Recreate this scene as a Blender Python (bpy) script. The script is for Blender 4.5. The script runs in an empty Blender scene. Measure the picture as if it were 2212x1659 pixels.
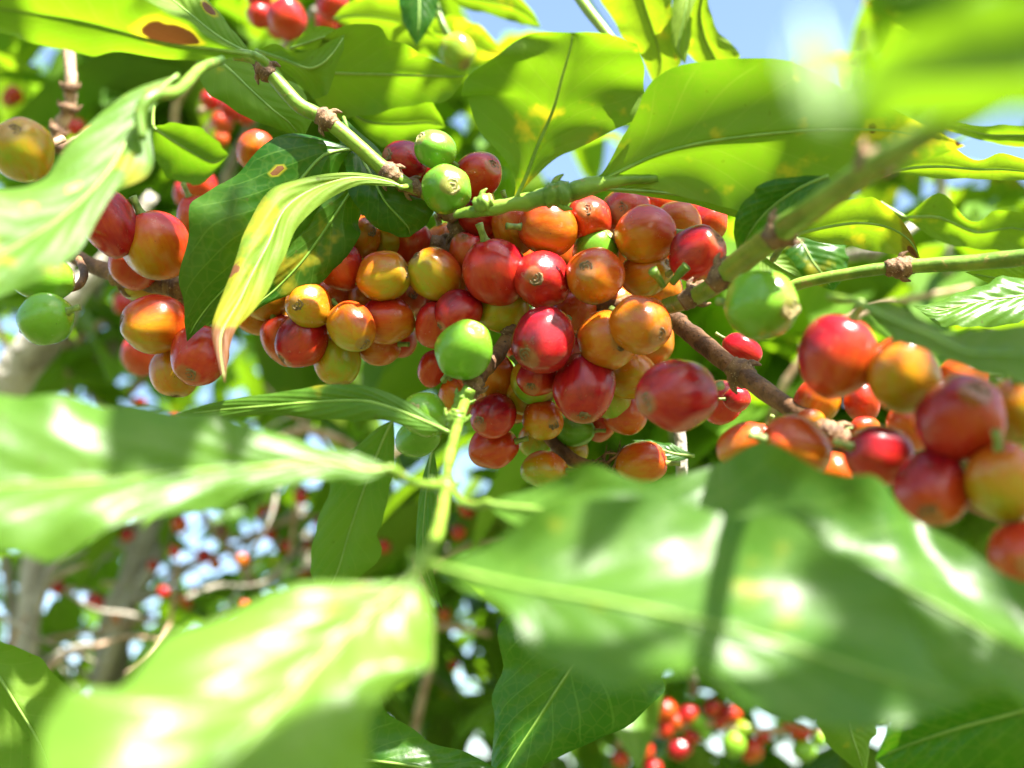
import bpy, math, random
from mathutils import Vector, Matrix, noise
random.seed(7)
scn = bpy.context.scene
COL = scn.collection
V = Vector

# ------------------------------------------------------------------ camera
PITCH = math.radians(22)
CAM = V((0, 0, 1.5))
FW = V((0, math.cos(PITCH), math.sin(PITCH)))
UP = V((0, -math.sin(PITCH), math.cos(PITCH)))
RT = V((1, 0, 0))
TAN = math.tan(math.radians(25))
K = 2 * TAN / 2212.0
def P(u, v, d):                       # d in millimetres along the view axis
    d = d / 1000.0
    return CAM + FW * d + RT * ((u - 1106) * K * d) + UP * ((829.5 - v) * K * d)
def proj(p):
    q = p - CAM; d = q.dot(FW)
    return (q.dot(RT) / (K * d) + 1106, 829.5 - q.dot(UP) / (K * d), d * 1000)
def cdir(x, y, z):                    # right, up, toward the camera
    return (RT * x + UP * y - FW * z).normalized()

cam = bpy.data.cameras.new('camera'); co = bpy.data.objects.new('camera', cam); COL.objects.link(co)
co.location = CAM; co.rotation_euler = (math.radians(90) + PITCH, 0, 0)
cam.sensor_width = 36; cam.lens = 18 / TAN
cam.clip_start = 0.005; cam.clip_end = 500
cam.dof.use_dof = True; cam.dof.focus_distance = 0.279; cam.dof.aperture_fstop = 8.6
scn.camera = co

# ------------------------------------------------------------------ light
SUN = (RT * 0.36 + UP * 0.88 - FW * 0.20).normalized()
w = bpy.data.worlds.new("World"); scn.world = w; w.use_nodes = True
nt = w.node_tree; bg = nt.nodes['Background']; sk = nt.nodes.new('ShaderNodeTexSky')
sk.sky_type = 'NISHITA'; sk.sun_disc = False
sk.sun_elevation = math.asin(SUN.z); sk.sun_rotation = math.atan2(SUN.x, SUN.y)
nt.links.new(sk.outputs[0], bg.inputs[0]); bg.inputs[1].default_value = 0.078; sk.dust_density = 1.5
sl = bpy.data.lights.new('sun', 'SUN'); so = bpy.data.objects.new('sun', sl); COL.objects.link(so)
sl.energy = 5.0; sl.angle = math.radians(0.5); sl.color = (1, 0.95, 0.86)
so.rotation_euler = SUN.to_track_quat('Z', 'Y').to_euler(); so.location = (0, 0, 6)
scn.view_settings.view_transform = 'Standard'; scn.view_settings.look = 'None'
scn.view_settings.exposure = 2.62; scn.view_settings.gamma = 1

# ------------------------------------------------------------------ node helpers
class NB:
    def __init__(s, name):
        s.m = bpy.data.materials.new(name); s.m.use_nodes = True
        s.t = s.m.node_tree; s.t.nodes.clear()
    def n(s, ty, **kw):
        nd = s.t.nodes.new(ty)
        for k, v in kw.items(): setattr(nd, k, v)
        return nd
    def put(s, inp, val):
        if isinstance(val, bpy.types.NodeSocket): s.t.links.new(val, inp)
        elif isinstance(val, (tuple, list)) and len(val) == 3 and inp.type == 'RGBA': inp.default_value = (*val, 1)
        else: inp.default_value = val
    def math(s, op, a, b=0.0, c=0.0, clamp=False):
        nd = s.n('ShaderNodeMath', operation=op, use_clamp=clamp)
        s.put(nd.inputs[0], a); s.put(nd.inputs[1], b); s.put(nd.inputs[2], c)
        return nd.outputs[0]
    def mix(s, f, a, b):
        nd = s.n('ShaderNodeMix', data_type='RGBA')
        s.put(nd.inputs[0], f); s.put(nd.inputs[6], a); s.put(nd.inputs[7], b)
        return nd.outputs[2]
    def noise(s, vec, scale, detail=3, rough=.55):
        nd = s.n('ShaderNodeTexNoise'); s.put(nd.inputs['Vector'], vec)
        nd.inputs['Scale'].default_value = scale; nd.inputs['Detail'].default_value = detail
        nd.inputs['Roughness'].default_value = rough
        return nd.outputs[0]
    def sstep(s, x, a, b, lo=0.0, hi=1.0):
        nd = s.n('ShaderNodeMapRange', interpolation_type='SMOOTHSTEP')
        s.put(nd.inputs[0], x); nd.inputs[1].default_value = a; nd.inputs[2].default_value = b
        nd.inputs[3].default_value = lo; nd.inputs[4].default_value = hi
        return nd.outputs[0]
    def ramp(s, x, stops):
        nd = s.n('ShaderNodeValToRGB'); s.put(nd.inputs[0], x); e = nd.color_ramp.elements
        while len(e) < len(stops): e.new(0.5)
        for q, (p, c) in zip(e, stops): q.position = p; q.color = (*c, 1)
        return nd.outputs[0]
    def bump(s, h, dist, strength=1.0):
        nd = s.n('ShaderNodeBump'); s.put(nd.inputs['Height'], h)
        nd.inputs['Distance'].default_value = dist; nd.inputs['Strength'].default_value = strength
        return nd.outputs[0]
    def bsdf(s, **kw):
        nd = s.n('ShaderNodeBsdfPrincipled')
        for k, v in kw.items(): s.put(nd.inputs[k.replace('_', ' ')], v)
        return nd.outputs[0]
    def shader_mix(s, f, a, b):
        nd = s.n('ShaderNodeMixShader'); s.put(nd.inputs[0], f); s.put(nd.inputs[1], a); s.put(nd.inputs[2], b)
        return nd.outputs[0]
    def out(s, sh):
        o = s.n('ShaderNodeOutputMaterial'); s.put(o.inputs[0], sh); return s.m

def leaf_material(name, veins=True):
    b = NB(name)
    uv = b.n('ShaderNodeUVMap').outputs[0]
    sp = b.n('ShaderNodeSeparateXYZ'); b.put(sp.inputs[0], uv)
    x, y = sp.outputs[0], sp.outputs[1]
    oi = b.n('ShaderNodeObjectInfo'); oc = b.n('ShaderNodeSeparateColor'); b.put(oc.inputs[0], oi.outputs['Color'])
    yel, spot, tip = oc.outputs[0], oc.outputs[1], oc.outputs[2]
    geo = b.n('ShaderNodeNewGeometry'); back = geo.outputs['Backfacing']
    rnd = oi.outputs['Random']
    tc = b.n('ShaderNodeTexCoord').outputs['Object']
    off = b.n('ShaderNodeVectorMath', operation='ADD'); b.put(off.inputs[0], tc)
    cx = b.n('ShaderNodeCombineXYZ'); b.put(cx.inputs[0], b.math('MULTIPLY', rnd, 13.7)); b.put(cx.inputs[1], b.math('MULTIPLY', rnd, 5.1))
    b.put(off.inputs[1], cx.outputs[0]); pos = off.outputs[0]
    a = b.math('ABSOLUTE', b.math('SUBTRACT', x, 0.5))
    mid = b.sstep(a, 0.006, 0.022, 1.0, 0.0)
    wob = b.math('MULTIPLY', b.math('SUBTRACT', b.noise(pos, 60, 2), 0.5), 0.05)
    # side veins run forward and bend towards the tip
    ph = b.math('ADD', b.math('SUBTRACT', b.math('MULTIPLY', y, 9.0), b.math('MULTIPLY', b.math('POWER', a, 0.8), 5.2)), wob)
    side = b.math('MULTIPLY', b.math('SIGN', b.math('SUBTRACT', x, 0.5)), 0.22)
    ph = b.math('ADD', ph, side)
    fr = b.math('ABSOLUTE', b.math('SUBTRACT', b.math('FRACT', ph), 0.5))
    vein = b.math('MULTIPLY', b.sstep(fr, 0.02, 0.055, 1.0, 0.0), b.sstep(a, 0.40, 0.49, 1.0, 0.0))
    mott = b.noise(pos, 35, 4)
    fine = b.noise(pos, 900, 3)
    n2 = b.noise(pos, 110, 3)
    yl = b.math('ADD', yel, b.math('MULTIPLY', b.math('SUBTRACT', mott, 0.5), 0.7), clamp=True)
    top = b.mix(yl, (0.012, 0.066, 0.003), (0.17, 0.31, 0.04))
    top = b.mix(b.math('MULTIPLY', b.math('MAXIMUM', b.math('MULTIPLY', vein, 0.60), mid), 0.45), top, (0.12, 0.26, 0.04))
    bot = b.mix(yl, (0.06, 0.15, 0.02), (0.26, 0.36, 0.04))
    bot = b.mix(b.math('MULTIPLY', b.math('MAXIMUM', b.math('MULTIPLY', vein, 0.25), mid), 0.4), bot, (0.28, 0.34, 0.08))
    base = b.mix(back, top, bot)
    tr = b.mix(yl, (0.085, 0.27, 0.003), (0.38, 0.54, 0.010))
    tr = b.mix(b.math('MULTIPLY', b.math('MAXIMUM', b.math('MULTIPLY', vein, 0.5), mid), 0.45), tr, (0.30, 0.44, 0.03))
    vo = b.n('ShaderNodeTexVoronoi', feature='DISTANCE_TO_EDGE'); b.put(vo.inputs['Vector'], pos); vo.inputs['Scale'].default_value = 330
    net = b.sstep(vo.outputs['Distance'], 0.02, 0.12, 1.0, 0.0)
    tr = b.mix(b.math('MULTIPLY', net, 0.30), tr, (0.20, 0.30, 0.01)); tr = b.mix(b.sstep(mott, 0.35, 0.7, 0.0, 0.30), tr, (0.06, 0.20, 0.002))
    base = b.mix(b.math('MULTIPLY', net, 0.10), base, (0.15, 0.27, 0.05))
    # yellow halo and brown dead patches
    lvl = b.math('SUBTRACT', 0.80, b.math('MULTIPLY', spot, 0.30))
    sn = b.math('SUBTRACT', b.math('ADD', b.math('MULTIPLY', n2, 0.55), b.math('MULTIPLY', b.noise(pos, 28, 2), 0.55)), lvl)
    halo = b.sstep(sn, -0.09, 0.0); dead = b.sstep(sn, 0.015, 0.03)
    tipd = b.sstep(b.math('ADD', y, b.math('MULTIPLY', b.math('SUBTRACT', n2, 0.5), 0.1)), 0.70, 0.74)
    tiph = b.sstep(y, 0.50, 0.72)
    dead = b.math('MAXIMUM', dead, b.math('MULTIPLY', tipd, tip)); halo = b.math('MAXIMUM', halo, b.math('MULTIPLY', tiph, tip))
    at = b.n('ShaderNodeAttribute', attribute_name='scorch'); sv = b.math('ADD', at.outputs['Fac'], b.math('MULTIPLY', b.math('SUBTRACT', n2, 0.5), 0.55))
    halo = b.math('MAXIMUM', halo, b.math('MULTIPLY', b.sstep(sv, 0.12, 0.36), b.sstep(at.outputs['Fac'], 0.0, 0.05)))
    dead = b.math('MAXIMUM', dead, b.math('MULTIPLY', b.sstep(sv, 0.38, 0.44), b.sstep(at.outputs['Fac'], 0.1, 0.2)))
    base = b.mix(b.math('MULTIPLY', halo, 0.75), base, (0.30, 0.27, 0.02)); tr = b.mix(b.math('MULTIPLY', halo, 0.6), tr, (0.85, 0.62, 0.02))
    base = b.mix(dead, base, (0.13, 0.055, 0.022)); tr = b.mix(dead, tr, (0.16, 0.05, 0.01))
    specks = b.sstep(b.noise(pos, 420, 1), 0.735, 0.76)
    base = b.mix(b.math('MULTIPLY', specks, 0.5), base, (0.06, 0.035, 0.015))
    rough = b.math('ADD', b.math('MULTIPLY', fine, 0.12), b.math('ADD', b.mix(back, (0.25,) * 3, (0.50,) * 3), b.math('MULTIPLY', b.math('SUBTRACT', 1.0, oi.outputs['Alpha']), 0.2)))
    pucker = b.math('MULTIPLY', b.math('COSINE', b.math('MULTIPLY', fr, 6.283)), 0.5)
    h = b.math('ADD', b.math('MULTIPLY', pucker, 0.28), b.math('MULTIPLY', mid, 0.6))
    h = b.math('ADD', h, b.math('MULTIPLY', n2, 1.0)); h = b.math('ADD', h, b.math('MULTIPLY', fine, 0.10))
    nrm = b.bump(h, 0.0006, 0.7)
    pr = b.bsdf(Base_Color=base, Roughness=rough, Normal=nrm, IOR=1.45, Specular_IOR_Level=b.mix(back, (0.36,) * 3, (0.2,) * 3))
    tl = b.n('ShaderNodeBsdfTranslucent'); b.put(tl.inputs[0], tr)
    return b.out(b.shader_mix(b.math('SUBTRACT', 0.46, b.math('MULTIPLY', dead, 0.3)), pr, tl.outputs[0]))
M_LEAF = leaf_material('coffee_leaf')

def cherry_material():
    b = NB('cherry_skin')
    tc = b.n('ShaderNodeTexCoord').outputs['Object']; oi = b.n('ShaderNodeObjectInfo')
    oc = b.n('ShaderNodeSeparateColor'); b.put(oc.inputs[0], oi.outputs['Color'])
    ripe, grad, scar = oc.outputs[0], oc.outputs[1], oc.outputs[2]
    sp = b.n('ShaderNodeSeparateXYZ'); b.put(sp.inputs[0], tc)
    off = b.n('ShaderNodeVectorMath', operation='ADD'); b.put(off.inputs[0], tc)
    cx = b.n('ShaderNodeCombineXYZ'); b.put(cx.inputs[0], b.math('MULTIPLY', oi.outputs['Random'], 37.0)); b.put(off.inputs[1], cx.outputs[0])
    pos = off.outputs[0]
    mp = b.n('ShaderNodeMapping'); b.put(mp.inputs[0], pos); mp.inputs['Scale'].default_value = (1, 1, 0.16)
    streak = b.noise(mp.outputs[0], 5.5, 5, 0.6); blot = b.noise(pos, 1.3, 3)
    r = b.math('ADD', ripe, b.math('MULTIPLY', b.math('MULTIPLY', b.math('SUBTRACT', sp.outputs[0], b.math('MULTIPLY', sp.outputs[2], 0.5)), grad), 0.27))
    var = b.math('MULTIPLY', b.math('SUBTRACT', streak, 0.5), 0.28)
    var = b.math('ADD', var, b.math('MULTIPLY', b.math('SUBTRACT', blot, 0.5), 0.22))
    r = b.math('ADD', r, b.math('MULTIPLY', var, b.sstep(ripe, 0.12, 0.4, 0.15, 1.0)), clamp=True)
    c = b.ramp(r, [(0.0, (0.085, 0.235, 0.014)), (0.18, (0.17, 0.34, 0.022)), (0.38, (0.36, 0.22, 0.008)), (0.52, (0.44, 0.135, 0.006)),
                   (0.66, (0.42, 0.060, 0.006)), (0.80, (0.40, 0.024, 0.009)), (0.93, (0.31, 0.005, 0.011)), (1.0, (0.19, 0.003, 0.009))])
    # pale bloom scuffs, tiny dark specks and the browned skin round the calyx
    sc = b.noise(pos, 2.6, 6, 0.72); scuff = b.math('MULTIPLY', b.sstep(sc, 0.60, 0.70), b.math('ADD', 0.08, b.math('MULTIPLY', scar, 0.55)))
    c = b.mix(scuff, c, (0.36, 0.20, 0.09))
    spk = b.sstep(b.noise(pos, 13, 1), 0.75, 0.775); c = b.mix(b.math('MULTIPLY', spk, 0.75), c, (0.05, 0.02, 0.01))
    nz = b.math('ADD', sp.outputs[2], b.math('MULTIPLY', b.math('SUBTRACT', sc, 0.5), 0.10))
    ring = b.sstep(nz, 0.89, 0.95); c = b.mix(b.math('MULTIPLY', ring, 0.55), c, (0.26, 0.15, 0.06))
    h = b.math('ADD', b.math('MULTIPLY', streak, 0.5), b.math('MULTIPLY', b.noise(pos, 26, 3), 0.12))
    nrm = b.bump(h, 0.00035, 0.5)
    rough = b.math('ADD', 0.15, b.math('ADD', b.math('MULTIPLY', sc, 0.16), b.math('MULTIPLY', scuff, 0.3)))
    pr = b.n('ShaderNodeBsdfPrincipled')
    for k, v in dict(Base_Color=c, Roughness=rough, Normal=nrm).items(): b.put(pr.inputs[k.replace('_', ' ')], v)
    pr.inputs['Subsurface Weight'].default_value = 0.3; pr.inputs['Subsurface Scale'].default_value = 0.0035
    pr.inputs['Subsurface Radius'].default_value = (1.0, 0.35, 0.12)
    pr.inputs['Specular IOR Level'].default_value = 0.45
    return b.out(pr.outputs[0])
M_CHERRY = cherry_material()

def plain_material(name, c1, c2, scale, rough=0.6, bdist=0.0005, stretch=(1, 1, 1), spec=0.4, c3=None, sss=0.0):
    b = NB(name); tc = b.n('ShaderNodeTexCoord').outputs['Object']
    mp = b.n('ShaderNodeMapping'); b.put(mp.inputs[0], tc); mp.inputs['Scale'].default_value = stretch
    n1 = b.noise(mp.outputs[0], scale, 5, 0.62); n2 = b.noise(tc, scale * 6, 3)
    c = b.mix(b.sstep(n1, 0.38, 0.62), c1, c2)
    if c3: c = b.mix(b.sstep(n2, 0.60, 0.68), c, c3)
    h = b.math('ADD', n1, b.math('MULTIPLY', n2, 0.35))
    pr = b.bsdf(Base_Color=c, Roughness=rough, Normal=b.bump(h, bdist, 0.9), Specular_IOR_Level=spec)
    return b.out(pr)
M_BARK = plain_material('brown_bark', (0.07, 0.030, 0.012), (0.20, 0.095, 0.036), 160, 0.7, 0.0012, c3=(0.05, 0.028, 0.018))
M_TWIG = plain_material('green_stem', (0.08, 0.16, 0.013), (0.17, 0.27, 0.03), 90, 0.42, 0.0004, c3=(0.22, 0.22, 0.05))
M_RIB = plain_material('leaf_midrib', (0.13, 0.24, 0.03), (0.21, 0.33, 0.06), 90, 0.45, 0.0002)
M_NODE = plain_material('stem_node', (0.20, 0.11, 0.05), (0.09, 0.045, 0.025), 300, 0.75, 0.0009, c3=(0.36, 0.25, 0.15))
M_GREY = plain_material('grey_trunk_bark', (0.16, 0.14, 0.11), (0.38, 0.345, 0.285), 28, 0.85, 0.006, stretch=(1, 1, 0.25), c3=(0.10, 0.075, 0.05))
M_TAN = plain_material('tan_twig_bark', (0.28, 0.17, 0.10), (0.44, 0.31, 0.21), 120, 0.75, 0.001, c3=(0.14, 0.08, 0.05))
M_CALYX = plain_material('calyx_scar', (0.10, 0.06, 0.03), (0.24, 0.15, 0.07), 3.2, 0.8, 0.0002, c3=(0.04, 0.022, 0.014))
M_CALYXG = plain_material('pale_calyx_scar', (0.30, 0.24, 0.09), (0.45, 0.38, 0.18), 3.2, 0.8, 0.0002, c3=(0.12, 0.07, 0.04))
M_STALK = plain_material('cherry_stalk', (0.10, 0.15, 0.03), (0.22, 0.28, 0.06), 3, 0.55, 0.0002, c3=(0.08, 0.05, 0.02))
M_SOIL = plain_material('leaf_litter_soil', (0.10, 0.07, 0.035), (0.12, 0.16, 0.04), 3, 0.9, 0.01, c3=(0.20, 0.14, 0.07))

# ------------------------------------------------------------------ object helpers
def mesh_obj(name, verts, faces, mat, parent=None, uvs=None, smooth=True):
    me = bpy.data.meshes.new(name); me.from_pydata([tuple(v) for v in verts], [], faces)
    if uvs:
        ul = me.uv_layers.new(name='UVMap')
        for l in me.loops: ul.data[l.index].uv = uvs[l.vertex_index]
    if smooth: me.polygons.foreach_set('use_smooth', [True] * len(me.polygons))
    me.materials.append(mat); me.update()
    o = bpy.data.objects.new(name, me); COL.objects.link(o)
    if parent: attach(o, parent)
    return o
def attach(o, parent):
    o.parent = parent; o.matrix_parent_inverse = parent.matrix_world.inverted() if False else Matrix.Translation(-parent.location)
def thing(name, label, cat, loc=(0, 0, 0), group=None):
    o = bpy.data.objects.new(name, None); o.location = loc; o.empty_display_size = 0.01; COL.objects.link(o)
    o['label'] = label; o['category'] = cat
    if group: o['group'] = group
    return o

def cr(pts, n):                      # Catmull-Rom through pts, n steps per segment
    out = []; m = len(pts)
    for i in range(m - 1):
        p0 = pts[max(i - 1, 0)]; p1 = pts[i]; p2 = pts[i + 1]; p3 = pts[min(i + 2, m - 1)]
        for k in range(n):
            t = k / n
            out.append(0.5 * ((2 * p1) + (p2 - p0) * t + (2 * p0 - 5 * p1 + 4 * p2 - p3) * t * t + (3 * p1 - p0 - 3 * p2 + p3) * t ** 3))
    out.append(pts[-1]); return out

def tube_geo(pts, rad, n=5, sides=10, lump=0.06, seed=0.0):
    path = cr([V(p) for p in pts], n); rr = cr([V((r, 0, 0)) for r in rad], n)
    vs, fs = [], []; prev = None
    for i, p in enumerate(path):
        t = (path[min(i + 1, len(path) - 1)] - path[max(i - 1, 0)]).normalized()
        a = (prev if prev else (UP if abs(t.dot(UP)) < .9 else RT)); a = (a - t * a.dot(t)).normalized(); prev = a
        bb = t.cross(a)
        for k in range(sides):
            th = 2 * math.pi * k / sides
            r = rr[i].x * (1 + lump * noise.noise(V((i * .45 + seed, math.cos(th) * 1.2, math.sin(th) * 1.2))) * 2)
            vs.append(p + (a * math.cos(th) + bb * math.sin(th)) * r)
    for i in range(len(path) - 1):
        for k in range(sides):
            k2 = (k + 1) % sides; fs.append((i * sides + k, i * sides + k2, (i + 1) * sides + k2, (i + 1) * sides + k))
    fs.append(tuple(range(sides))[::-1]); fs.append(tuple(range((len(path) - 1) * sides, len(path) * sides)))
    return vs, fs
def join(geos):
    vs, fs = [], []
    for a, b in geos:
        o = len(vs); vs += a; fs += [tuple(i + o for i in f) for f in b]
    return vs, fs
def pxr(px, d): return px * K * d / 1000.0
def stem(name, pts, mat, parent, lump=0.06, sides=10, extra=None):   # pts: (u, v, depth mm, radius px)
    g = [tube_geo([P(*p[:3]) for p in pts], [pxr(p[3], p[2]) for p in pts], 6, sides, lump, random.random() * 50)]
    if extra: g += extra
    return mesh_obj(name, *join(g), mat, parent)
def node_bulge(u, v, d, rpx, parent, ang=0.0, name='node', L=1.0, mat=None):   # swollen joint with two torn stipules
    c = P(u, v, d); t = cdir(math.cos(ang), math.sin(ang), 0.1); r = pxr(rpx, d)
    pts = [c - t * r * 1.3 * L, c - t * r * .6 * L, c, c + t * r * .6 * L, c + t * r * 1.3 * L]
    g = [tube_geo(pts, [r * .86, r * 1.12, r * 1.25, r * 1.15, r * .86], 4, 14, .16, random.random() * 50)]
    side = t.cross(FW).normalized()
    for s in (-1, 1):
        b0 = c + side * s * r * .9
        g.append(tube_geo([b0, b0 + side * s * r * .5 + t * r * .3, b0 + side * s * r * .8 + t * r * 1.0], [r * .45, r * .33, r * .08], 3, 7, .2, random.random() * 9))
    return mesh_obj(name, *join(g), mat or M_NODE, parent)

LEAFN = 0
def leaf(parent, st, up=True, yel=0.2, spot=0.15, tip=0.0, wave=1.2, nw=3.0, bulge=0.12, petiole=None, label=None, name='leaf', scorch=(), facing=None, matte=0):
    """st: stations from base to tip. (u,v,d) is a point, (Lu,Lv,Ld, Mu,Mv,Md, Ru,Rv,Rd) a full station.
       up: the glossy upper side faces the camera."""
    global LEAFN; LEAFN += 1
    rs = random.Random(LEAFN * 31)
    L, M, R = [], [], []
    ncol = 13
    if facing:                        # lay the blade in a plane of the given slopes (right, down) through its base
        u0, v0, d0 = st[0]; q = 2 * TAN * d0 / 2212
        f = lambda u, v, d: (u, v, d0 - (facing[0] * (u0 - u) + facing[1] * (v - v0)) * q)
        st = [tuple(x for k in range(0, len(s_), 3) for x in f(*s_[k:k + 3])) for s_ in st]
    for s in st:
        if len(s) == 3: p = P(*s); L.append(p); M.append(p); R.append(p)
        else: L.append(P(*s[0:3])); M.append(P(*s[3:6])); R.append(P(*s[6:9]))
    n = 6; L, M, R = cr(L, n), cr(M, n), cr(R, n); rows = len(M)
    # rounder ends than straight interpolation gives
    ph = rs.random() * 6; grid = []
    length = sum((M[i + 1] - M[i]).length for i in range(rows - 1))
    h = ncol // 2 + 1
    for i in range(rows):
        t = i / (rows - 1); row = []
        tan = (M[min(i + 1, rows - 1)] - M[max(i - 1, 0)]).normalized()
        for side, E in ((-1, L), (1, R)):
            for k in range(h + 1):
                if side == 1 and k == 0: continue
                q = (h - k) / h if side == -1 else k / h
                p = M[i].lerp(E[i], q)
                ev = E[i] - M[i]; wdt = ev.length
                nv = tan.cross(ev) * side
                if nv.length > 1e-9: nv.normalize()
                ww = math.sin(2 * math.pi * nw * t + ph + side * 1.3) + 0.5 * math.sin(2 * math.pi * nw * 2.3 * t + ph * 2 + side)
                p = p + nv * (bulge * wdt * 4 * q * (1 - q) * (1 if q else 0) + wave * .001 * (q ** 2.2) * ww * min(1, wdt / .012))
                p = p + tan * (0.0006 * (q ** 3) * math.sin(2 * math.pi * nw * 1.7 * t + ph) * min(1, wdt / .012))
                if wdt > 1e-6: p = p + ev * ((0.05 * math.sin(2 * math.pi * nw * 1.3 * t + ph * 3 + side) + 0.045 * noise.noise(V((t * 14, ph, side * 3.0)))) * q * q * math.sin(math.pi * t))
                row.append((p, 0.5 + 0.5 * side * q))
        grid.append(row)
    cols = len(grid[0]); vs = [g[0] for r in grid for g in r]; uvs = [(g[1], i / (rows - 1)) for i, r in enumerate(grid) for g in r]
    fs = [(i * cols + k, i * cols + k + 1, (i + 1) * cols + k + 1, (i + 1) * cols + k) for i in range(rows - 1) for k in range(cols - 1)]
    # average facing
    acc = 0.0; mid = CAM
    for f in fs:
        a, b_, c = vs[f[0]], vs[f[1]], vs[f[2]]; nn = (b_ - a).cross(c - a); acc += nn.dot(CAM - a)
    if (acc > 0) != up: fs = [f[::-1] for f in fs]
    o = mesh_obj(name, vs, fs, M_LEAF, parent, uvs)
    o.color = (yel, spot, tip, 1 - matte)
    ca = o.data.attributes.new('scorch', 'FLOAT', 'POINT')
    for (sx, sy, sr) in scorch:
        for i, (a_, b_) in enumerate(uvs):
            ca.data[i].value = max(ca.data[i].value, 1 - math.hypot((a_ - sx) * .5, b_ - sy) / sr, 0)
    if label: o['label'] = label
    # midrib ridge and stalk of the leaf
    side = (CAM - M[rows // 2]).normalized() * (-1 if up else 1) * -1
    nrm0 = 1 if True else 0
    rib = []; rr = []
    w0 = max(0.0008, length * 0.0075)
    for i in range(0, rows - 1, 3):
        rib.append(M[i]); rr.append(w0 * (1 - i / rows) ** 0.8 * 0.5 + 0.0001)
    if len(rib) > 2: mesh_obj('midrib', *tube_geo(rib, rr, 2, 6, 0), M_RIB, o).matrix_parent_inverse = Matrix()
    if petiole:
        pts = [P(*p) for p in petiole] + [M[0], M[2]]
        pt = mesh_obj('petiole', *tube_geo(pts, [w0 * .95] * (len(pts) - 1) + [w0 * .5], 4, 8, .05), M_TWIG, o)
        pt.matrix_parent_inverse = Matrix()
    return o

# cherry meshes (unit radius, calyx at +Z)
def cherry_mesh(seed):
    rs = random.Random(seed); nu, nvv = 36, 24; vs, fs = [], []
    for j in range(nvv + 1):
        th = math.pi * j / nvv
        for i in range(nu):
            a = 2 * math.pi * i / nu
            x, y, z = math.sin(th) * math.cos(a), math.sin(th) * math.sin(a), math.cos(th)
            f = 1 + 0.055 * noise.noise(V((x * 1.1 + seed * 9, y * 1.1, z * 1.1))) * 2 + 0.008 * math.cos(2 * a + seed)
            f *= 1 - 0.07 * math.exp(-((th) / 0.24) ** 2) - 0.05 * math.exp(-((math.pi - th) / 0.25) ** 2)
            f *= 1 + 0.03 * math.sin(th) ** 4
            vs.append((x * f, y * f, z * f))
    for j in range(nvv):
        for i in range(nu):
            i2 = (i + 1) % nu; fs.append((j * nu + i, (j + 1) * nu + i, (j + 1) * nu + i2, j * nu + i2))
    me = bpy.data.meshes.new('coffee_cherry'); me.from_pydata(vs, [], fs); me.polygons.foreach_set('use_smooth', [True] * len(fs))
    me.materials.append(M_CHERRY); me.update(); return me
def lathe(prof, mat, nm, nu=22, jit=0.0, seed=1):
    vs, fs = [], []
    for j, (r, z) in enumerate(prof):
        for i in range(nu):
            a = 2 * math.pi * i / nu; q = r * (1 + jit * noise.noise(V((math.cos(a) * 2 + seed, math.sin(a) * 2, j * .5))))
            vs.append((q * math.cos(a), q * math.sin(a), z + jit * .08 * noise.noise(V((a, j, seed)))))
    for j in range(len(prof) - 1):
        for i in range(nu):
            i2 = (i + 1) % nu; fs.append((j * nu + i, j * nu + i2, (j + 1) * nu + i2, (j + 1) * nu + i))
    me = bpy.data.meshes.new(nm); me.from_pydata(vs, [], fs); me.polygons.foreach_set('use_smooth', [True] * len(fs))
    me.materials.append(mat); me.update(); return me
CM = [cherry_mesh(s) for s in range(5)]
prof = [(0.27, 0.895), (0.245, 0.945), (0.205, 0.952), (0.18, 0.925), (0.15, 0.922), (0.115, 0.948), (0.085, 0.955), (0.055, 0.92), (0.03, 0.87), (0.001, 0.85)]
CAL = [lathe(prof, M_CALYX, 'calyx', 22, .35, s) for s in range(3)]
CALG = [lathe([(r * 1.25, z) for r, z in prof], M_CALYXG, 'calyx', 22, .35, s) for s in range(2)]
STK = lathe([(0.20, -0.90), (0.15, -0.97), (0.12, -1.08), (0.11, -1.25), (0.13, -1.45), (0.001, -1.47)], M_STALK, 'stalk', 10, .2)
def ripe_label(r):
    if r < .25: return 'unripe green cherry'
    if r < .47: return 'half-ripe yellow cherry'
    if r < .68: return 'orange cherry turning ripe'
    if r < .88: return 'orange-red ripening cherry'
    return 'ripe deep red cherry'
NC = 0
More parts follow.
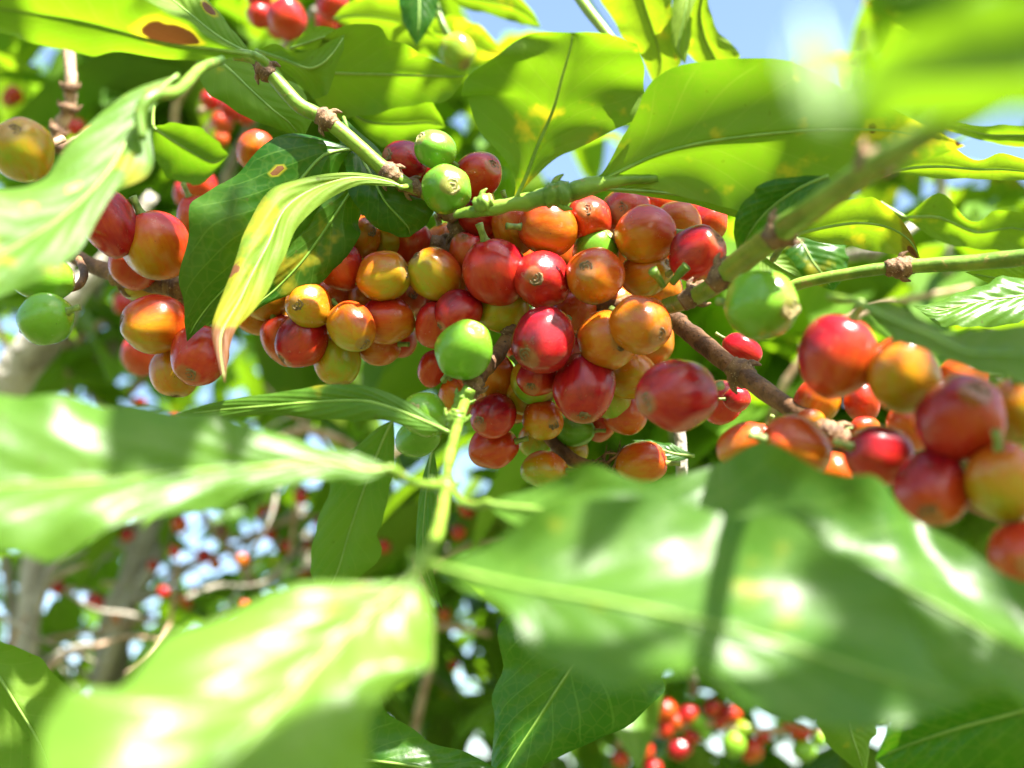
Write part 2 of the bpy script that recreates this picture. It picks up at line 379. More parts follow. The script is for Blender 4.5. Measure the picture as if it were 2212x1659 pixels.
def cherry(parent, u, v, rx, ry, d, ripe, cal=None, grad=None, cz=None, sub=True, scar=None):
    """cal: image position of the calyx if it shows; else the long axis follows the outline"""
    global NC; NC += 1; rs = random.Random(NC * 17)
    lo, hi = min(rx, ry), max(rx, ry); e = min(max(hi / lo, 1.0), 1.45)
    if cal:
        dx, dy = (cal[0] - u) / rx, (v - cal[1]) / ry; q = min(math.hypot(dx, dy), .97)
        z = math.sqrt(max(0.0, 1 - q * q)); ax = cdir(dx, dy, z)
        R = lo * .98; el = max(e, 1.17)
    else:
        s = rs.choice((-1, 1)) * .35
        ax = cdir(s, -1, -.45) if ry >= rx else cdir(rs.choice((-1, 1)), -.15 + s * .4, -.35)
        R = lo; el = max(e, 1.12)
    r = pxr(R, d) * (1.05 if sub else 1)
    o = bpy.data.objects.new('coffee_cherry', CM[NC % 5]); COL.objects.link(o)
    # local +X turned as far upward as the axis allows: the riper side
    x = (V((0, 0, 1)) + RT * rs.uniform(-.4, .4)); x = (x - ax * x.dot(ax)).normalized(); y = ax.cross(x)
    m = Matrix((x, y, ax)).transposed().to_4x4()
    m = Matrix.Translation(P(u, v, d)) @ m @ Matrix.Diagonal((r, r * rs.uniform(.96, 1.0), r * el, 1))
    o.parent = parent; o.matrix_parent_inverse = Matrix.Translation(-parent.location); o.matrix_basis = m
    g = grad if grad is not None else rs.uniform(.3, .9)
    o.color = (ripe, g if ripe > .3 else .15, scar if scar is not None else rs.random() * .7, 1)
    o['label'] = ripe_label(ripe)
    if sub:
        c = bpy.data.objects.new('calyx', (CALG if ripe < .2 else CAL)[NC % 2]); COL.objects.link(c); c.parent = o
        c.rotation_euler.z = rs.random() * 6
        s = bpy.data.objects.new('stalk', STK); COL.objects.link(s); s.parent = o
    return o
# ================================================================== the setting
g = 60.0
me = bpy.data.meshes.new('ground'); N = 40; vs = []; fs = []
for j in range(N + 1):
    for i in range(N + 1):
        x = (i / N - .5) * g * 2; y = (j / N - .5) * g * 2
        vs.append((x, y, 0.15 * noise.noise(V((x * .12, y * .12, 0)))))
for j in range(N):
    for i in range(N): fs.append((j * (N + 1) + i, j * (N + 1) + i + 1, (j + 1) * (N + 1) + i + 1, (j + 1) * (N + 1) + i))
me.from_pydata(vs, [], fs); me.materials.append(M_SOIL); go = bpy.data.objects.new('ground', me); COL.objects.link(go); go['kind'] = 'structure'

# ================================================================== main fruiting branch
br = thing('coffee_branch', 'brown coffee branch loaded with a dense cluster of red and orange cherries across the centre', 'fruiting branch', P(1106, 640, 300))
stem('stem', [(90, 470, 335, 17), (165, 556, 325, 17), (290, 602, 315, 19), (390, 622, 310, 19), (560, 618, 308, 17), (720, 612, 308, 17), (850, 560, 308, 18), (930, 535, 306, 20),
              (1060, 590, 306, 20), (1240, 650, 304, 22), (1400, 665, 298, 22), (1470, 700, 290, 20)], M_BARK, br, .10, 12)
br2 = thing('coffee_branch', 'brown branch at right ending in large blurred red and orange cherries', 'fruiting branch', P(1790, 935, 238))
stem('stem', [(1462, 694, 292, 20), (1500, 728, 286, 21), (1570, 785, 275, 21), (1690, 870, 255, 21), (1790, 935, 238, 21), (1880, 985, 230, 22), (2050, 1060, 222, 26), (2300, 1160, 205, 28)], M_BARK, br2, .10, 12)
for q in [(270, 598, 315, 23, -.25), (385, 620, 310, 22, -.1), (945, 537, 304, 23, -.4), (1235, 648, 300, 26, -.2), (1600, 805, 270, 24, -.7), (1800, 940, 236, 24, -.6)]:
    node_bulge(*q[:4], br if q[0] < 1500 else br2, q[4])
C_ = lambda *a, **k: cherry(br, *a, **k)
# left cluster
C_(237, 481, 55, 75, 285, .93, grad=.2); C_(336, 530, 66, 66, 292, .72, grad=1); C_(292, 565, 52, 52, 308, .86); C_(432, 478, 44, 58, 325, .82)
C_(334, 699, 70, 61, 288, .66, cal=(275, 697), grad=.8); C_(379, 802, 49, 53, 297, .50, cal=(385, 852), grad=.3); C_(429, 768, 60, 64, 284, .80, cal=(424, 808), grad=.2)
C_(303, 612, 50, 36, 318, .48)
# middle-left cluster
C_(668, 660, 54, 48, 284, .50, cal=(652, 661)); C_(651, 735, 53, 54, 288, .95, cal=(620, 774)); C_(612, 735, 42, 56, 300, .76); C_(760, 705, 48, 61, 281, .52, cal=(786, 745))
C_(729, 778, 48, 52, 294, .42, cal=(735, 828)); C_(575, 645, 52, 47, 300, .52); C_(552, 682, 50, 38, 308, .56); C_(838, 691, 52, 51, 290, .74, grad=.8); C_(829, 597, 56, 52, 285, .55, cal=(878, 590))
C_(735, 571, 46, 56, 290, .82); C_(776, 512, 43, 47, 297, .58, cal=(804, 504)); C_(838, 512, 40, 43, 303, .56); C_(750, 492, 36, 40, 308, .62); C_(818, 745, 46, 42, 300, .64)
C_(858, 728, 40, 42, 314, .90); C_(880, 640, 42, 43, 306, .86, cal=(895, 638)); C_(700, 520, 46, 48, 312, .7)
# centre cluster
C_(939, 594, 53, 61, 286, .60, grad=1.0, cal=(905, 556)); C_(1012, 552, 42, 52, 291, .88, cal=(1003, 516)); C_(1070, 586, 65, 68, 279, .88, grad=.3); C_(1171, 604, 59, 64, 276, .88, cal=(1157, 606), grad=.2)
C_(1184, 494, 57, 56, 280, .64); C_(1112, 492, 44, 56, 289, .70); C_(1272, 472, 48, 47, 284, .80, cal=(1264, 462), scar=1); C_(1352, 458, 56, 52, 293, .82, cal=(1337, 459))
C_(1394, 508, 65, 61, 279, .68, grad=1, scar=.9); C_(1465, 482, 46, 44, 289, .60); C_(1532, 482, 38, 38, 304, .86); C_(1440, 438, 46, 36, 306, .70); C_(1490, 452, 36, 32, 312, .8)
C_(1287, 545, 53, 46, 284, .06, cal=(1318, 512)); C_(1287, 595, 61, 59, 273, .62, cal=(1264, 586)); C_(1396, 590, 49, 51, 283, .56, cal=(1436, 578)); C_(1506, 548, 63, 56, 268, .97, cal=(1541, 526))
C_(1383, 700, 62, 60, 260, .57, cal=(1416, 722), grad=.2); C_(1313, 735, 62, 63, 270, .56, cal=(1335, 742), grad=.2); C_(1174, 735, 67, 66, 266, .96, cal=(1140, 765), grad=.2)
C_(1261, 837, 65, 77, 272, .89, cal=(1258, 903), grad=.2); C_(1462, 854, 75, 75, 238, .93, cal=(1399, 866), grad=.2); C_(1366, 810, 50, 48, 286, .48); C_(1325, 865, 38, 52, 294, .46)
C_(1351, 897, 45, 41, 296, .70); C_(1162, 812, 42, 42, 279, .85, cal=(1148, 834)); C_(1154, 826, 48, 46, 287, .46, cal=(1184, 858)); C_(1142, 843, 50, 50, 293, .52)
C_(1173, 907, 53, 42, 286, .62, cal=(1196, 914)); C_(1066, 899, 53, 46, 284, .93, cal=(1036, 909)); C_(1066, 967, 53, 44, 293, .76); C_(1066, 812, 43, 56, 291, .62)
C_(934, 795, 30, 42, 301, .86); C_(987, 858, 36, 44, 303, .62); C_(1085, 664, 56, 50, 286, .36, grad=.1); C_(990, 676, 50, 46, 282, .93, cal=(955, 704)); C_(940, 700, 40, 53, 288, .90)
C_(1001, 755, 58, 64, 256, .10, cal=(1028, 712)); C_(918, 896, 56, 47, 258, .13, cal=(894, 886)); C_(903, 945, 50, 38, 268, .08)
C_(1176, 1016, 50, 38, 293, .42); C_(1155, 950, 34, 34, 309, .46); C_(1230, 975, 37, 37, 311, .46); C_(1240, 930, 46, 34, 303, .05); C_(1384, 1000, 56, 44, 296, .60); C_(1297, 918, 32, 32, 309, .8)
C_(1240, 672, 44, 44, 300, .7); C_(1120, 560, 44, 44, 305, .7); C_(1200, 690, 44, 44, 305, .7); C_(1030, 640, 44, 44, 306, .8); C_(1430, 620, 44, 44, 306, .6); C_(1215, 560, 44, 44, 303, .8); C_(1330, 660, 42, 42, 305, .6)
for i, q in enumerate([(480, 610), (560, 600), (625, 690), (690, 700), (790, 650), (870, 560), (905, 650), (965, 530), (890, 525), (1000, 615), (1130, 740), (1230, 770), (1412, 740), (1420, 850), (1335, 780), (1105, 870), (1020, 820), (1340, 540), (1445, 550), (680, 620), (725, 645), (800, 640), (905, 600)]):
    C_(q[0], q[1], 43, 46, 304 + (i % 4) * 3, (.72, .9, .58, .84, .66)[i % 5])
# right cluster, close to the lens
C_ = lambda *a, **k: cherry(br2, *a, **k)
for i, q in enumerate([(1560, 870), (1640, 960)]):
    C_(q[0], q[1], 43, 46, 304 + (i % 4) * 3, (.9, .72, .84, .58, .9)[i % 5])
C_(1645, 659, 84, 73, 224, .13, cal=(1694, 668), grad=.1); C_(1806, 770, 79, 86, 212, .88, grad=.9); C_(1950, 808, 72, 82, 206, .57); C_(1603, 755, 55, 31, 283, .95, cal=(1648, 772)); C_(2072, 904, 93, 86, 192, .95, cal=(2078, 850))
C_(1900, 984, 77, 62, 206, .92); C_(2013, 1055, 86, 74, 192, .80, cal=(1980, 1095)); C_(2168, 1040, 74, 84, 186, .56); C_(2205, 890, 66, 74, 200, .52); C_(2206, 1195, 68, 66, 184, .72, cal=(2195, 1205))
C_(2080, 812, 50, 44, 240, .66); C_(1606, 962, 58, 44, 226, .62); C_(1716, 968, 72, 68, 215, .62); C_(1764, 868, 46, 50, 250, .66); C_(1862, 868, 34, 46, 248, .86); C_(1592, 862, 30, 26, 282, .92)
C_(1870, 925, 34, 24, 240, .60); C_(1968, 920, 48, 50, 232, .66); C_(1790, 1020, 50, 44, 232, .64); C_(1750, 905, 44, 22, 242, .55)

# ================================================================== twig crossing the top with the waxy leaves
t1 = thing('leafy_twig', 'twig slanting down from upper left with dark waxy leaves and green cherries at its end', 'leafy twig', P(700, 260, 275))
stem('stem', [(505, 118, 276, 13), (560, 133, 276, 15), (640, 222, 276, 16), (702, 257, 276, 17), (765, 308, 276, 16), (832, 368, 277, 17), (885, 402, 278, 14), (955, 440, 284, 13), (985, 475, 296, 14), (1000, 540, 304, 16)], M_TWIG, t1)
for q in [(572, 150, 276, 18, -.9, 1), (705, 258, 276, 19, -.65, 1), (842, 376, 277, 19, -.7, 1), (885, 402, 279, 16, -.4, 1.5), (962, 452, 286, 16, -.8, 1.6), (990, 510, 296, 17, -1.4, 2)]: node_bulge(*q[:4], t1, q[4], L=q[5])
T_ = lambda *a, **k: cherry(t1, *a, **k)
T_(874, 350, 52, 44, 288, .97, cal=(840, 343)); T_(940, 322, 40, 43, 277, .06, cal=(913, 304)); T_(1030, 378, 49, 57, 286, .96, cal=(1062, 364)); T_(965, 409, 52, 51, 269, .07, cal=(978, 411)); T_(915, 370, 40, 38, 297, .92)
T_(1035, 470, 46, 40, 295, .90); T_(1070, 500, 40, 38, 303, .82); T_(1025, 430, 40, 40, 300, .9)
leaf(t1, [(545, 118, 300), (500, 60, 306, 480, 85, 304, 450, 110, 302), (440, -10, 310, 410, 30, 307, 380, 70, 304), (380, -60, 312, 340, -30, 310, 310, 10, 306), (300, -90, 314)], False, .3, .1, scorch=[(.15, .42, .08)])
# dark glossy leaf, left half of the pair
leaf(t1, [(770, 322, 283), (650, 290, 280, 700, 335, 279, 742, 345, 282), (560, 325, 277, 640, 400, 277, 700, 440, 281), (480, 398, 273, 585, 455, 275, 645, 500, 280), (415, 445, 271, 550, 520, 273, 605, 560, 278),
          (391, 560, 270, 512, 592, 272, 555, 620, 276), (396, 660, 272, 455, 655, 273, 492, 668, 275), (400, 705, 274, 422, 700, 274, 440, 704, 274), (404, 738, 275)],
     True, .10, .1, wave=.9, scorch=[(.28, .26, .035)], label='dark waxy leaf with a small tan dead patch')
leaf(t1, [(790, 368, 288), (705, 405, 284, 750, 425, 284, 782, 450, 287), (630, 480, 281, 700, 500, 282, 774, 500, 286), (570, 570, 279, 650, 568, 280, 735, 575, 284), (535, 632, 278, 592, 628, 279, 672, 620, 282), (525, 672, 278, 545, 665, 278, 580, 655, 279), (520, 695, 279)],
     True, .10, .25, wave=.9, label='dark waxy leaf with yellow mottling')
leaf(t1, [(868, 405, 272), (840, 386, 268, 835, 393, 268, 830, 402, 268), (757, 373, 264, 762, 385, 263, 772, 402, 264), (641, 386, 262, 680, 408, 260, 706, 433, 263), (586, 409, 262, 615, 452, 258, 645, 485, 263), (535, 490, 262, 580, 525, 257, 618, 552, 262),
          (510, 550, 262, 548, 585, 257, 588, 610, 262), (484, 630, 263, 518, 648, 260, 552, 665, 263), (458, 705, 264, 482, 712, 262, 512, 712, 264), (462, 748, 264, 476, 754, 263, 496, 748, 264), (476, 800, 264, 482, 800, 264, 490, 795, 264), (486, 828, 265)],
     False, .48, .6, tip=1.0, wave=.5, bulge=.28, facing=(.25, .55), scorch=[(.5, .22, .05)], petiole=[(885, 402, 277)], label='twisted pale leaf with an orange scorch and a dried brown tip')
leaf(t1, [(742, 253, 292), (734, 300, 286, 765, 312, 286, 815, 322, 288), (748, 375, 281, 800, 375, 281, 860, 372, 286), (765, 438, 279, 830, 432, 279, 910, 410, 285), (800, 480, 280, 858, 465, 280, 938, 442, 285), (845, 508, 283, 882, 492, 283, 925, 478, 286), (885, 512, 287)], True, .08, .2, wave=.7, label='drooping dark leaf with a sooty lower edge')
# leaves above
leaf(t1, [(430, 118, 300), (425, 158, 297, 480, 137, 297, 545, 118, 300), (460, 208, 295, 535, 188, 295, 615, 160, 300), (525, 248, 295, 590, 238, 295, 660, 215, 300), (595, 278, 297, 625, 265, 297, 676, 255, 300), (652, 300, 300)], False, .30, .1, wave=.8)
leaf(t1, [(552, 108, 312), (596, 96, 308, 618, 130, 308, 640, 175, 312), (645, 116, 306, 668, 148, 306, 682, 215, 312), (700, 96, 306, 705, 130, 306, 712, 190, 312), (732, 80, 308, 733, 95, 308, 737, 120, 310), (745, 74, 310)], False, .35, .1, wave=.8, label='curled olive leaf behind the twig')
leaf(t1, [(628, 104, 322), (655, 70, 320, 665, 92, 320, 680, 110, 322), (690, 56, 320, 700, 80, 320, 715, 98, 322), (760, 72, 322)], False, .5, .0)
leaf(t1, [(668, 152, 326), (715, 62, 318, 728, 158, 322, 700, 250, 326), (800, 58, 316, 800, 160, 321, 775, 252, 326), (862, 90, 316, 870, 162, 320, 860, 232, 325), (930, 128, 316, 935, 164, 319, 945, 222, 324), (985, 152, 318, 985, 166, 319, 992, 190, 322), (1014, 162, 320)], False, .42, .25, wave=1.2, facing=(0, -.6), label='backlit leaf crossed by leaf shadows')
leaf(t1, [(735, 225, 336), (790, 232, 332, 790, 262, 332, 800, 300, 336), (870, 215, 332, 870, 268, 332, 850, 316, 336), (930, 215, 334, 925, 265, 334, 905, 305, 336), (962, 275, 336)], False, .35, .1, facing=(0, -.6))

# ================================================================== green twig with the two big backlit leaves
t2 = thing('leafy_twig', 'short green shoot above the red cherries carrying two broad backlit leaves against the sky', 'leafy twig', P(1120, 440, 262))
stem('stem', [(982, 463, 266, 9), (1035, 455, 264, 14), (1110, 440, 262, 17), (1190, 425, 261, 21), (1270, 403, 260, 20), (1340, 390, 258, 12), (1420, 385, 258, 9)], M_TWIG, t2, .18)
node_bulge(1045, 440, 263, 17, t2, .3, mat=M_TWIG); node_bulge(1205, 420, 260, 23, t2, .25, mat=M_TWIG)
leaf(t2, [(1108, 440, 262), (1112, 385, 259, 1134, 388, 259, 1150, 388, 259), (1070, 318, 254, 1160, 318, 256, 1220, 335, 258), (1022, 246, 249, 1185, 262, 254, 1310, 288, 258), (998, 212, 247, 1200, 222, 251, 1375, 235, 256), (1012, 165, 245, 1212, 175, 248, 1402, 178, 252),
          (1068, 120, 243, 1225, 130, 245, 1388, 122, 248), (1140, 76, 243, 1235, 92, 243, 1350, 76, 244), (1235, 70, 242)], False, .34, .42, wave=2.0, nw=2.2, bulge=.16, label='broad cupped leaf glowing green against the sky')
leaf(t2, [(1262, 405, 260), (1305, 368, 258, 1325, 378, 258, 1330, 398, 260), (1345, 295, 254, 1410, 338, 255, 1430, 408, 258), (1400, 192, 250, 1500, 312, 252, 1530, 440, 256), (1500, 136, 246, 1600, 296, 249, 1625, 470, 254), (1640, 116, 243, 1720, 284, 246, 1745, 448, 251), (1775, 168, 240, 1850, 280, 243, 1860, 405, 248),
          (1905, 225, 238, 1965, 288, 240, 1968, 360, 244), (2085, 315, 238)], False, .32, .38, wave=1.4, nw=2, label='very broad leaf lit through from above')
leaf(t2, [(1270, 408, 266), (1370, 398, 266, 1370, 412, 266, 1370, 420, 268), (1490, 400, 268, 1490, 424, 268, 1490, 440, 270), (1600, 430, 272, 1600, 452, 272, 1600, 472, 274), (1690, 480, 278)], False, .3, .1, wave=.5)

# ================================================================== thick blurred stem at the right
t3 = thing('leafy_twig', 'thick blurred green stem with brown joints coming in from the upper right corner', 'leafy twig', P(1700, 490, 190))
stem('stem', [(2420, 30, 85, 38), (2212, 170, 100, 36), (2040, 270, 125, 29), (1885, 360, 160, 28), (1780, 435, 190, 28), (1690, 497, 215, 28), (1600, 566, 240, 26), (1530, 625, 256, 20), (1480, 650, 266, 20), (1440, 662, 276, 18)], M_TWIG, t3)
for q in [(1882, 352, 160, 28, .75, .8), (1685, 502, 215, 27, .7, 1.0), (1565, 590, 248, 23, .75, 1.4), (1500, 638, 262, 20, .6, 1.3)]: node_bulge(*q[:4], t3, q[4], L=q[5])
stem('cut_stalk', [(1452, 612, 258, 8), (1470, 588, 256, 10), (1484, 574, 255, 11)], M_TWIG, t3); stem('cut_stalk', [(1432, 618, 258, 7), (1422, 600, 256, 8), (1410, 585, 254, 12)], M_TWIG, t3)
leaf(t3, [(1790, 380, 240), (1680, 385, 244, 1730, 405, 242, 1790, 430, 240), (1615, 425, 248, 1665, 450, 246, 1710, 490, 242), (1585, 490, 252, 1622, 500, 250, 1655, 520, 246), (1595, 555, 256)], True, .05, .0, label='dark bluish leaf behind the stem')
leaf(t3, [(1830, 240, 92), (1880, 110, 86, 1910, 180, 86, 1900, 262, 88), (2000, 45, 82, 2030, 165, 82, 2030, 262, 84), (2140, 0, 79, 2180, 160, 79, 2180, 250, 81), (2300, -20, 77, 2340, 150, 77, 2340, 260, 79), (2500, 40, 76, 2500, 150, 76, 2500, 240, 77), (2620, 150, 76)], False, .34, .0, wave=.4, label='out-of-focus bright green leaf filling the upper right corner')
leaf(t3, [(2640, -60, 118), (2400, -170, 112, 2400, -20, 112, 2380, 90, 114), (2150, -190, 108, 2150, -30, 108, 2150, 110, 110), (1960, -130, 106, 1980, -20, 106, 2000, 80, 108), (1860, -10, 106)], False, .2, .0, wave=.4)
leaf(t3, [(1740, 45, 66), (1708, 90, 66, 1755, 95, 66, 1800, 90, 66), (1716, 165, 66, 1770, 170, 66, 1835, 165, 66), (1745, 235, 66, 1785, 235, 66, 1826, 230, 66), (1795, 275, 66)], True, .4, .0, wave=.2, facing=(.3, .8), label='very close pale leaf tip with a white sun glint')

# ================================================================== hanging shoot in the foreground
t4 = thing('leafy_twig', 'green shoot hanging before the cherries at the centre with large blurred glossy leaves', 'leafy twig', P(960, 1050, 200))
stem('stem', [(1122, 690, 296, 13), (1090, 742, 285, 13), (1045, 800, 272, 14), (1018, 840, 262, 13), (1000, 880, 250, 12), (985, 930, 235, 12), (968, 1000, 212, 12), (962, 1060, 195, 12), (945, 1150, 172, 13), (912, 1222, 152, 15)], M_TWIG, t4)
stem('bark', [(1135, 668, 295, 14), (1090, 742, 283, 16), (1052, 792, 272, 17), (1030, 820, 266, 17)], M_BARK, t4, .15)
for q in [(1022, 836, 262, 17, 1.1, 1.2), (985, 905, 242, 17, 1.3, .9), (1000, 862, 254, 14, 1.0, 1.6), (962, 1050, 197, 19, 1.5, .8), (912, 1215, 153, 19, 1.2, .8)]: node_bulge(*q[:4], t4, q[4], L=q[5], mat=M_NODE if q[1] < 850 else M_TWIG)
node_bulge(1100, 712, 284, 13, t4, 1.0)
leaf(t4, [(845, 1012, 178), (800, 992, 176, 790, 1016, 174, 790, 1040, 172), (700, 963, 172, 690, 1000, 169, 705, 1035, 166), (560, 928, 168, 555, 1010, 163, 590, 1058, 159), (400, 890, 164, 395, 1020, 157, 440, 1095, 152), (240, 868, 160, 215, 1040, 152, 275, 1140, 147), (75, 864, 157, 50, 1050, 148, 110, 1190, 143),
          (-100, 880, 155, -110, 1060, 146, -70, 1175, 142), (-270, 1060, 146)], True, .36, .22, matte=.35, wave=1.7, nw=3.4, facing=(.3, .6), petiole=[(962, 1050, 196), (905, 1045, 186), (870, 1030, 181)], label='large blurred leaf at mid left with a sunlit wavy lower edge')
leaf(t4, [(1052, 1086, 184), (1095, 1066, 182, 1105, 1095, 180, 1095, 1125, 178), (1250, 1022, 180, 1265, 1110, 175, 1250, 1200, 170), (1420, 1040, 178, 1440, 1140, 171, 1420, 1300, 163), (1600, 952, 178, 1640, 1170, 168, 1650, 1400, 157), (1760, 1022, 174, 1830, 1220, 163, 1850, 1480, 151), (1925, 1050, 171, 2010, 1300, 158, 2050, 1510, 147),
          (2080, 1175, 167, 2190, 1400, 154, 2200, 1550, 144), (2270, 1320, 162, 2340, 1480, 150, 2340, 1580, 143), (2460, 1570, 145)], True, .22, .12, matte=.35, wave=2.8, nw=3.2, petiole=[(966, 1050, 196), (1000, 1085, 190), (1030, 1092, 186)], label='large blurred leaf at lower right, shaded with bright sun patches')
leaf(t4, [(940, 1222, 150), (985, 1200, 148, 1000, 1238, 146, 995, 1268, 145), (1120, 1145, 148, 1130, 1268, 142, 1085, 1318, 138), (1290, 1080, 150, 1290, 1295, 139, 1170, 1405, 132), (1480, 1070, 150, 1460, 1330, 136, 1330, 1478, 128), (1650, 1120, 148, 1620, 1370, 134, 1540, 1512, 126), (1800, 1200, 146, 1780, 1420, 133, 1740, 1552, 127), (1970, 1330, 144, 1940, 1470, 134, 1940, 1560, 130), (2100, 1520, 136)],
     True, .24, .12, matte=.35, wave=2.4, nw=2.3, petiole=[(912, 1222, 152)], label='large blurred glossy leaf at lower centre')
leaf(t4, [(895, 1240, 150), (838, 1258, 146, 850, 1280, 146, 925, 1285, 148), (610, 1278, 144, 780, 1340, 141, 940, 1385, 142), (405, 1345, 142, 700, 1420, 136, 920, 1455, 136), (285, 1470, 140, 615, 1520, 131, 825, 1520, 130), (130, 1512, 138, 535, 1605, 127, 795, 1610, 125), (100, 1622, 134, 455, 1700, 124, 775, 1720, 121), (180, 1800, 130, 380, 1820, 122, 600, 1840, 119), (300, 1960, 122)],
     True, .58, .22, matte=.3, wave=1.6, nw=2.3, facing=(.3, .7), petiole=[(912, 1222, 152)], label='huge blurred leaf at the bottom left bleached by full sun')
leaf(t4, [(972, 935, 240), (905, 882, 243, 905, 905, 242, 905, 928, 241), (800, 836, 246, 800, 868, 245, 812, 905, 243), (700, 832, 248, 692, 868, 247, 705, 908, 246), (600, 848, 250, 590, 876, 249, 600, 896, 249), (480, 866, 252, 480, 885, 252, 480, 903, 252), (372, 896, 254)], True, .34, .15, wave=1.0, label='slender leaf pointing left below the yellow cherries')
leaf(t4, [(2420, 1420, 210), (2250, 1400, 215, 2250, 1520, 215, 2250, 1640, 215), (2080, 1430, 222, 2080, 1570, 222, 2080, 1700, 222), (1950, 1520, 228, 1960, 1610, 228, 1970, 1700, 228), (1890, 1640, 232)], True, .02, .1, label='dark shaded leaf in the bottom right corner')

# ================================================================== single shoots near the focus distance
def twig(label, pts, mat=M_TWIG, cat='leafy twig', name='leafy_twig', lump=.06):
    t = thing(name, label, cat, P(*pts[0][:3])); stem('stem', pts, mat, t, lump); return t
t5 = twig('green stem with one brown joint running in from the right edge', [(1690, 632, 285, 12), (1730, 612, 283, 13), (1840, 590, 278, 13), (1940, 577, 275, 15), (2060, 570, 270, 17), (2212, 556, 262, 19), (2420, 520, 250, 20)])
node_bulge(1945, 577, 275, 19, t5, .1, L=1.3)
t6 = twig('shoot low at the left edge with one half-lit leaf', [(-190, 1310, 310, 10), (-120, 1350, 305, 9), (-60, 1385, 302, 8)])
leaf(t6, [(-60, 1385, 302), (5, 1385, 302, -10, 1450, 300, -60, 1545, 298), (80, 1422, 302, 40, 1530, 299, -20, 1630, 296), (158, 1494, 302, 85, 1605, 298, 20, 1690, 295), (178, 1590, 301, 110, 1670, 298, 60, 1730, 296), (140, 1780, 299)], False, .35, .0, wave=.6)
t7 = twig('bare bottom shoot with a broad dark glossy leaf hanging point down', [(1500, 1180, 300, 10), (1440, 1230, 300, 9), (1385, 1282, 299, 8)])
leaf(t7, [(1385, 1282, 299), (1250, 1290, 301, 1335, 1325, 297, 1440, 1370, 293), (1092, 1340, 302, 1265, 1402, 295, 1438, 1420, 290), (1080, 1440, 300, 1212, 1475, 292, 1420, 1500, 287), (1067, 1530, 297, 1160, 1556, 290, 1340, 1580, 285), (1066, 1612, 294, 1110, 1632, 288, 1225, 1622, 285), (1055, 1670, 291, 1075, 1690, 287, 1140, 1680, 286), (1035, 1740, 288)], True, .06, .08, wave=.8, label='dark green leaf with dusty sheen')
t8 = twig('shoot at the bottom with a dark leaf whose curved edge crosses the lower frame', [(560, 1560, 285, 9), (600, 1590, 284, 9), (645, 1625, 282, 8)])
leaf(t8, [(645, 1625, 282), (780, 1490, 286, 770, 1640, 280, 770, 1780, 276), (860, 1558, 285, 860, 1650, 279, 860, 1770, 276), (950, 1608, 284, 950, 1665, 279, 950, 1730, 277), (1030, 1635, 283, 1030, 1675, 280, 1020, 1710, 279), (1100, 1680, 282)], True, .08, .1, wave=.6)
t9 = twig('narrow hanging leaf seen edge on below the green cherry', [(930, 900, 300, 6), (933, 930, 298, 6), (935, 960, 296, 5)])
leaf(t9, [(935, 960, 296), (915, 1040, 300, 925, 1040, 292, 946, 1040, 290), (903, 1160, 302, 915, 1155, 292, 935, 1145, 288), (912, 1235, 302, 922, 1232, 294, 935, 1225, 292), (957, 1318, 296)], False, .1, .0, wave=.3)
t10 = twig('olive leaf hanging straight down behind the green shoot', [(900, 860, 318, 8), (870, 885, 314, 8), (850, 905, 310, 7)])
leaf(t10, [(850, 905, 310), (775, 955, 314, 822, 965, 310, 852, 1000, 308), (715, 1040, 314, 785, 1062, 309, 838, 1070, 306), (682, 1150, 314, 752, 1160, 309, 820, 1150, 305), (672, 1235, 312, 728, 1238, 308, 806, 1222, 305), (690, 1310, 310)], False, .22, .05, wave=.8)
t11 = twig('long sun-bleached leaf with a reddish spot blurred at the left edge', [(480, 130, 235, 9), (432, 148, 225, 11), (385, 195, 212, 13), (330, 208, 205, 14), (302, 245, 203, 13), (308, 300, 202, 10)])
leaf(t11, [(385, 162, 214), (298, 186, 212, 325, 212, 211, 334, 235, 211), (235, 230, 212, 292, 268, 209, 326, 295, 207), (182, 285, 211, 262, 325, 205, 322, 370, 201), (118, 358, 210, 220, 388, 201, 255, 412, 197), (58, 398, 208, 148, 458, 198, 206, 480, 194), (0, 404, 205, 60, 518, 194, 145, 568, 190), (-60, 420, 200, -25, 565, 190, 40, 622, 187), (-140, 520, 192, -110, 630, 186, -60, 660, 185), (-210, 710, 182)],
     True, .42, .3, matte=1, wave=1.0, nw=2.2, facing=(.3, .55), scorch=[(.36, .50, .03), (.3, .62, .03)])
t12 = twig('big yellow-green leaf with a brown scorched patch across the top left corner', [(572, 135, 250, 10), (560, 125, 246, 9), (545, 118, 243, 8)])
leaf(t12, [(545, 118, 243), (450, 80, 238, 450, 104, 240, 440, 130, 242), (395, 38, 230, 355, 92, 235, 335, 128, 240), (318, 2, 224, 255, 66, 230, 232, 118, 236), (268, -10, 219, 170, 44, 226, 160, 106, 232), (180, -60, 214, 80, 30, 221, 62, 92, 228), (50, -90, 210, 0, 18, 218, 0, 76, 224), (-140, 0, 212)], False, .36, .2, wave=1.2, nw=2.0, scorch=[(.30, .28, .17)])
t13 = twig('two sunlit yellow leaves hanging from a thin green stem at the top against the sky', [(1218, -60, 345, 11), (1255, 0, 340, 12), (1320, 85, 334, 11), (1352, 130, 332, 8)])
leaf(t13, [(1350, -160, 334), (1282, -70, 330, 1370, -60, 328, 1442, -60, 330), (1300, 0, 328, 1388, 0, 326, 1452, 0, 328), (1338, 70, 327, 1412, 72, 325, 1462, 80, 327), (1385, 128, 326, 1428, 132, 325, 1470, 138, 327), (1416, 188, 326)], False, .80, .2, wave=.9, facing=(0, -.6), scorch=[(.6, .32, .025), (.85, .75, .035)], label='bright yellow leaf with small rust spots')
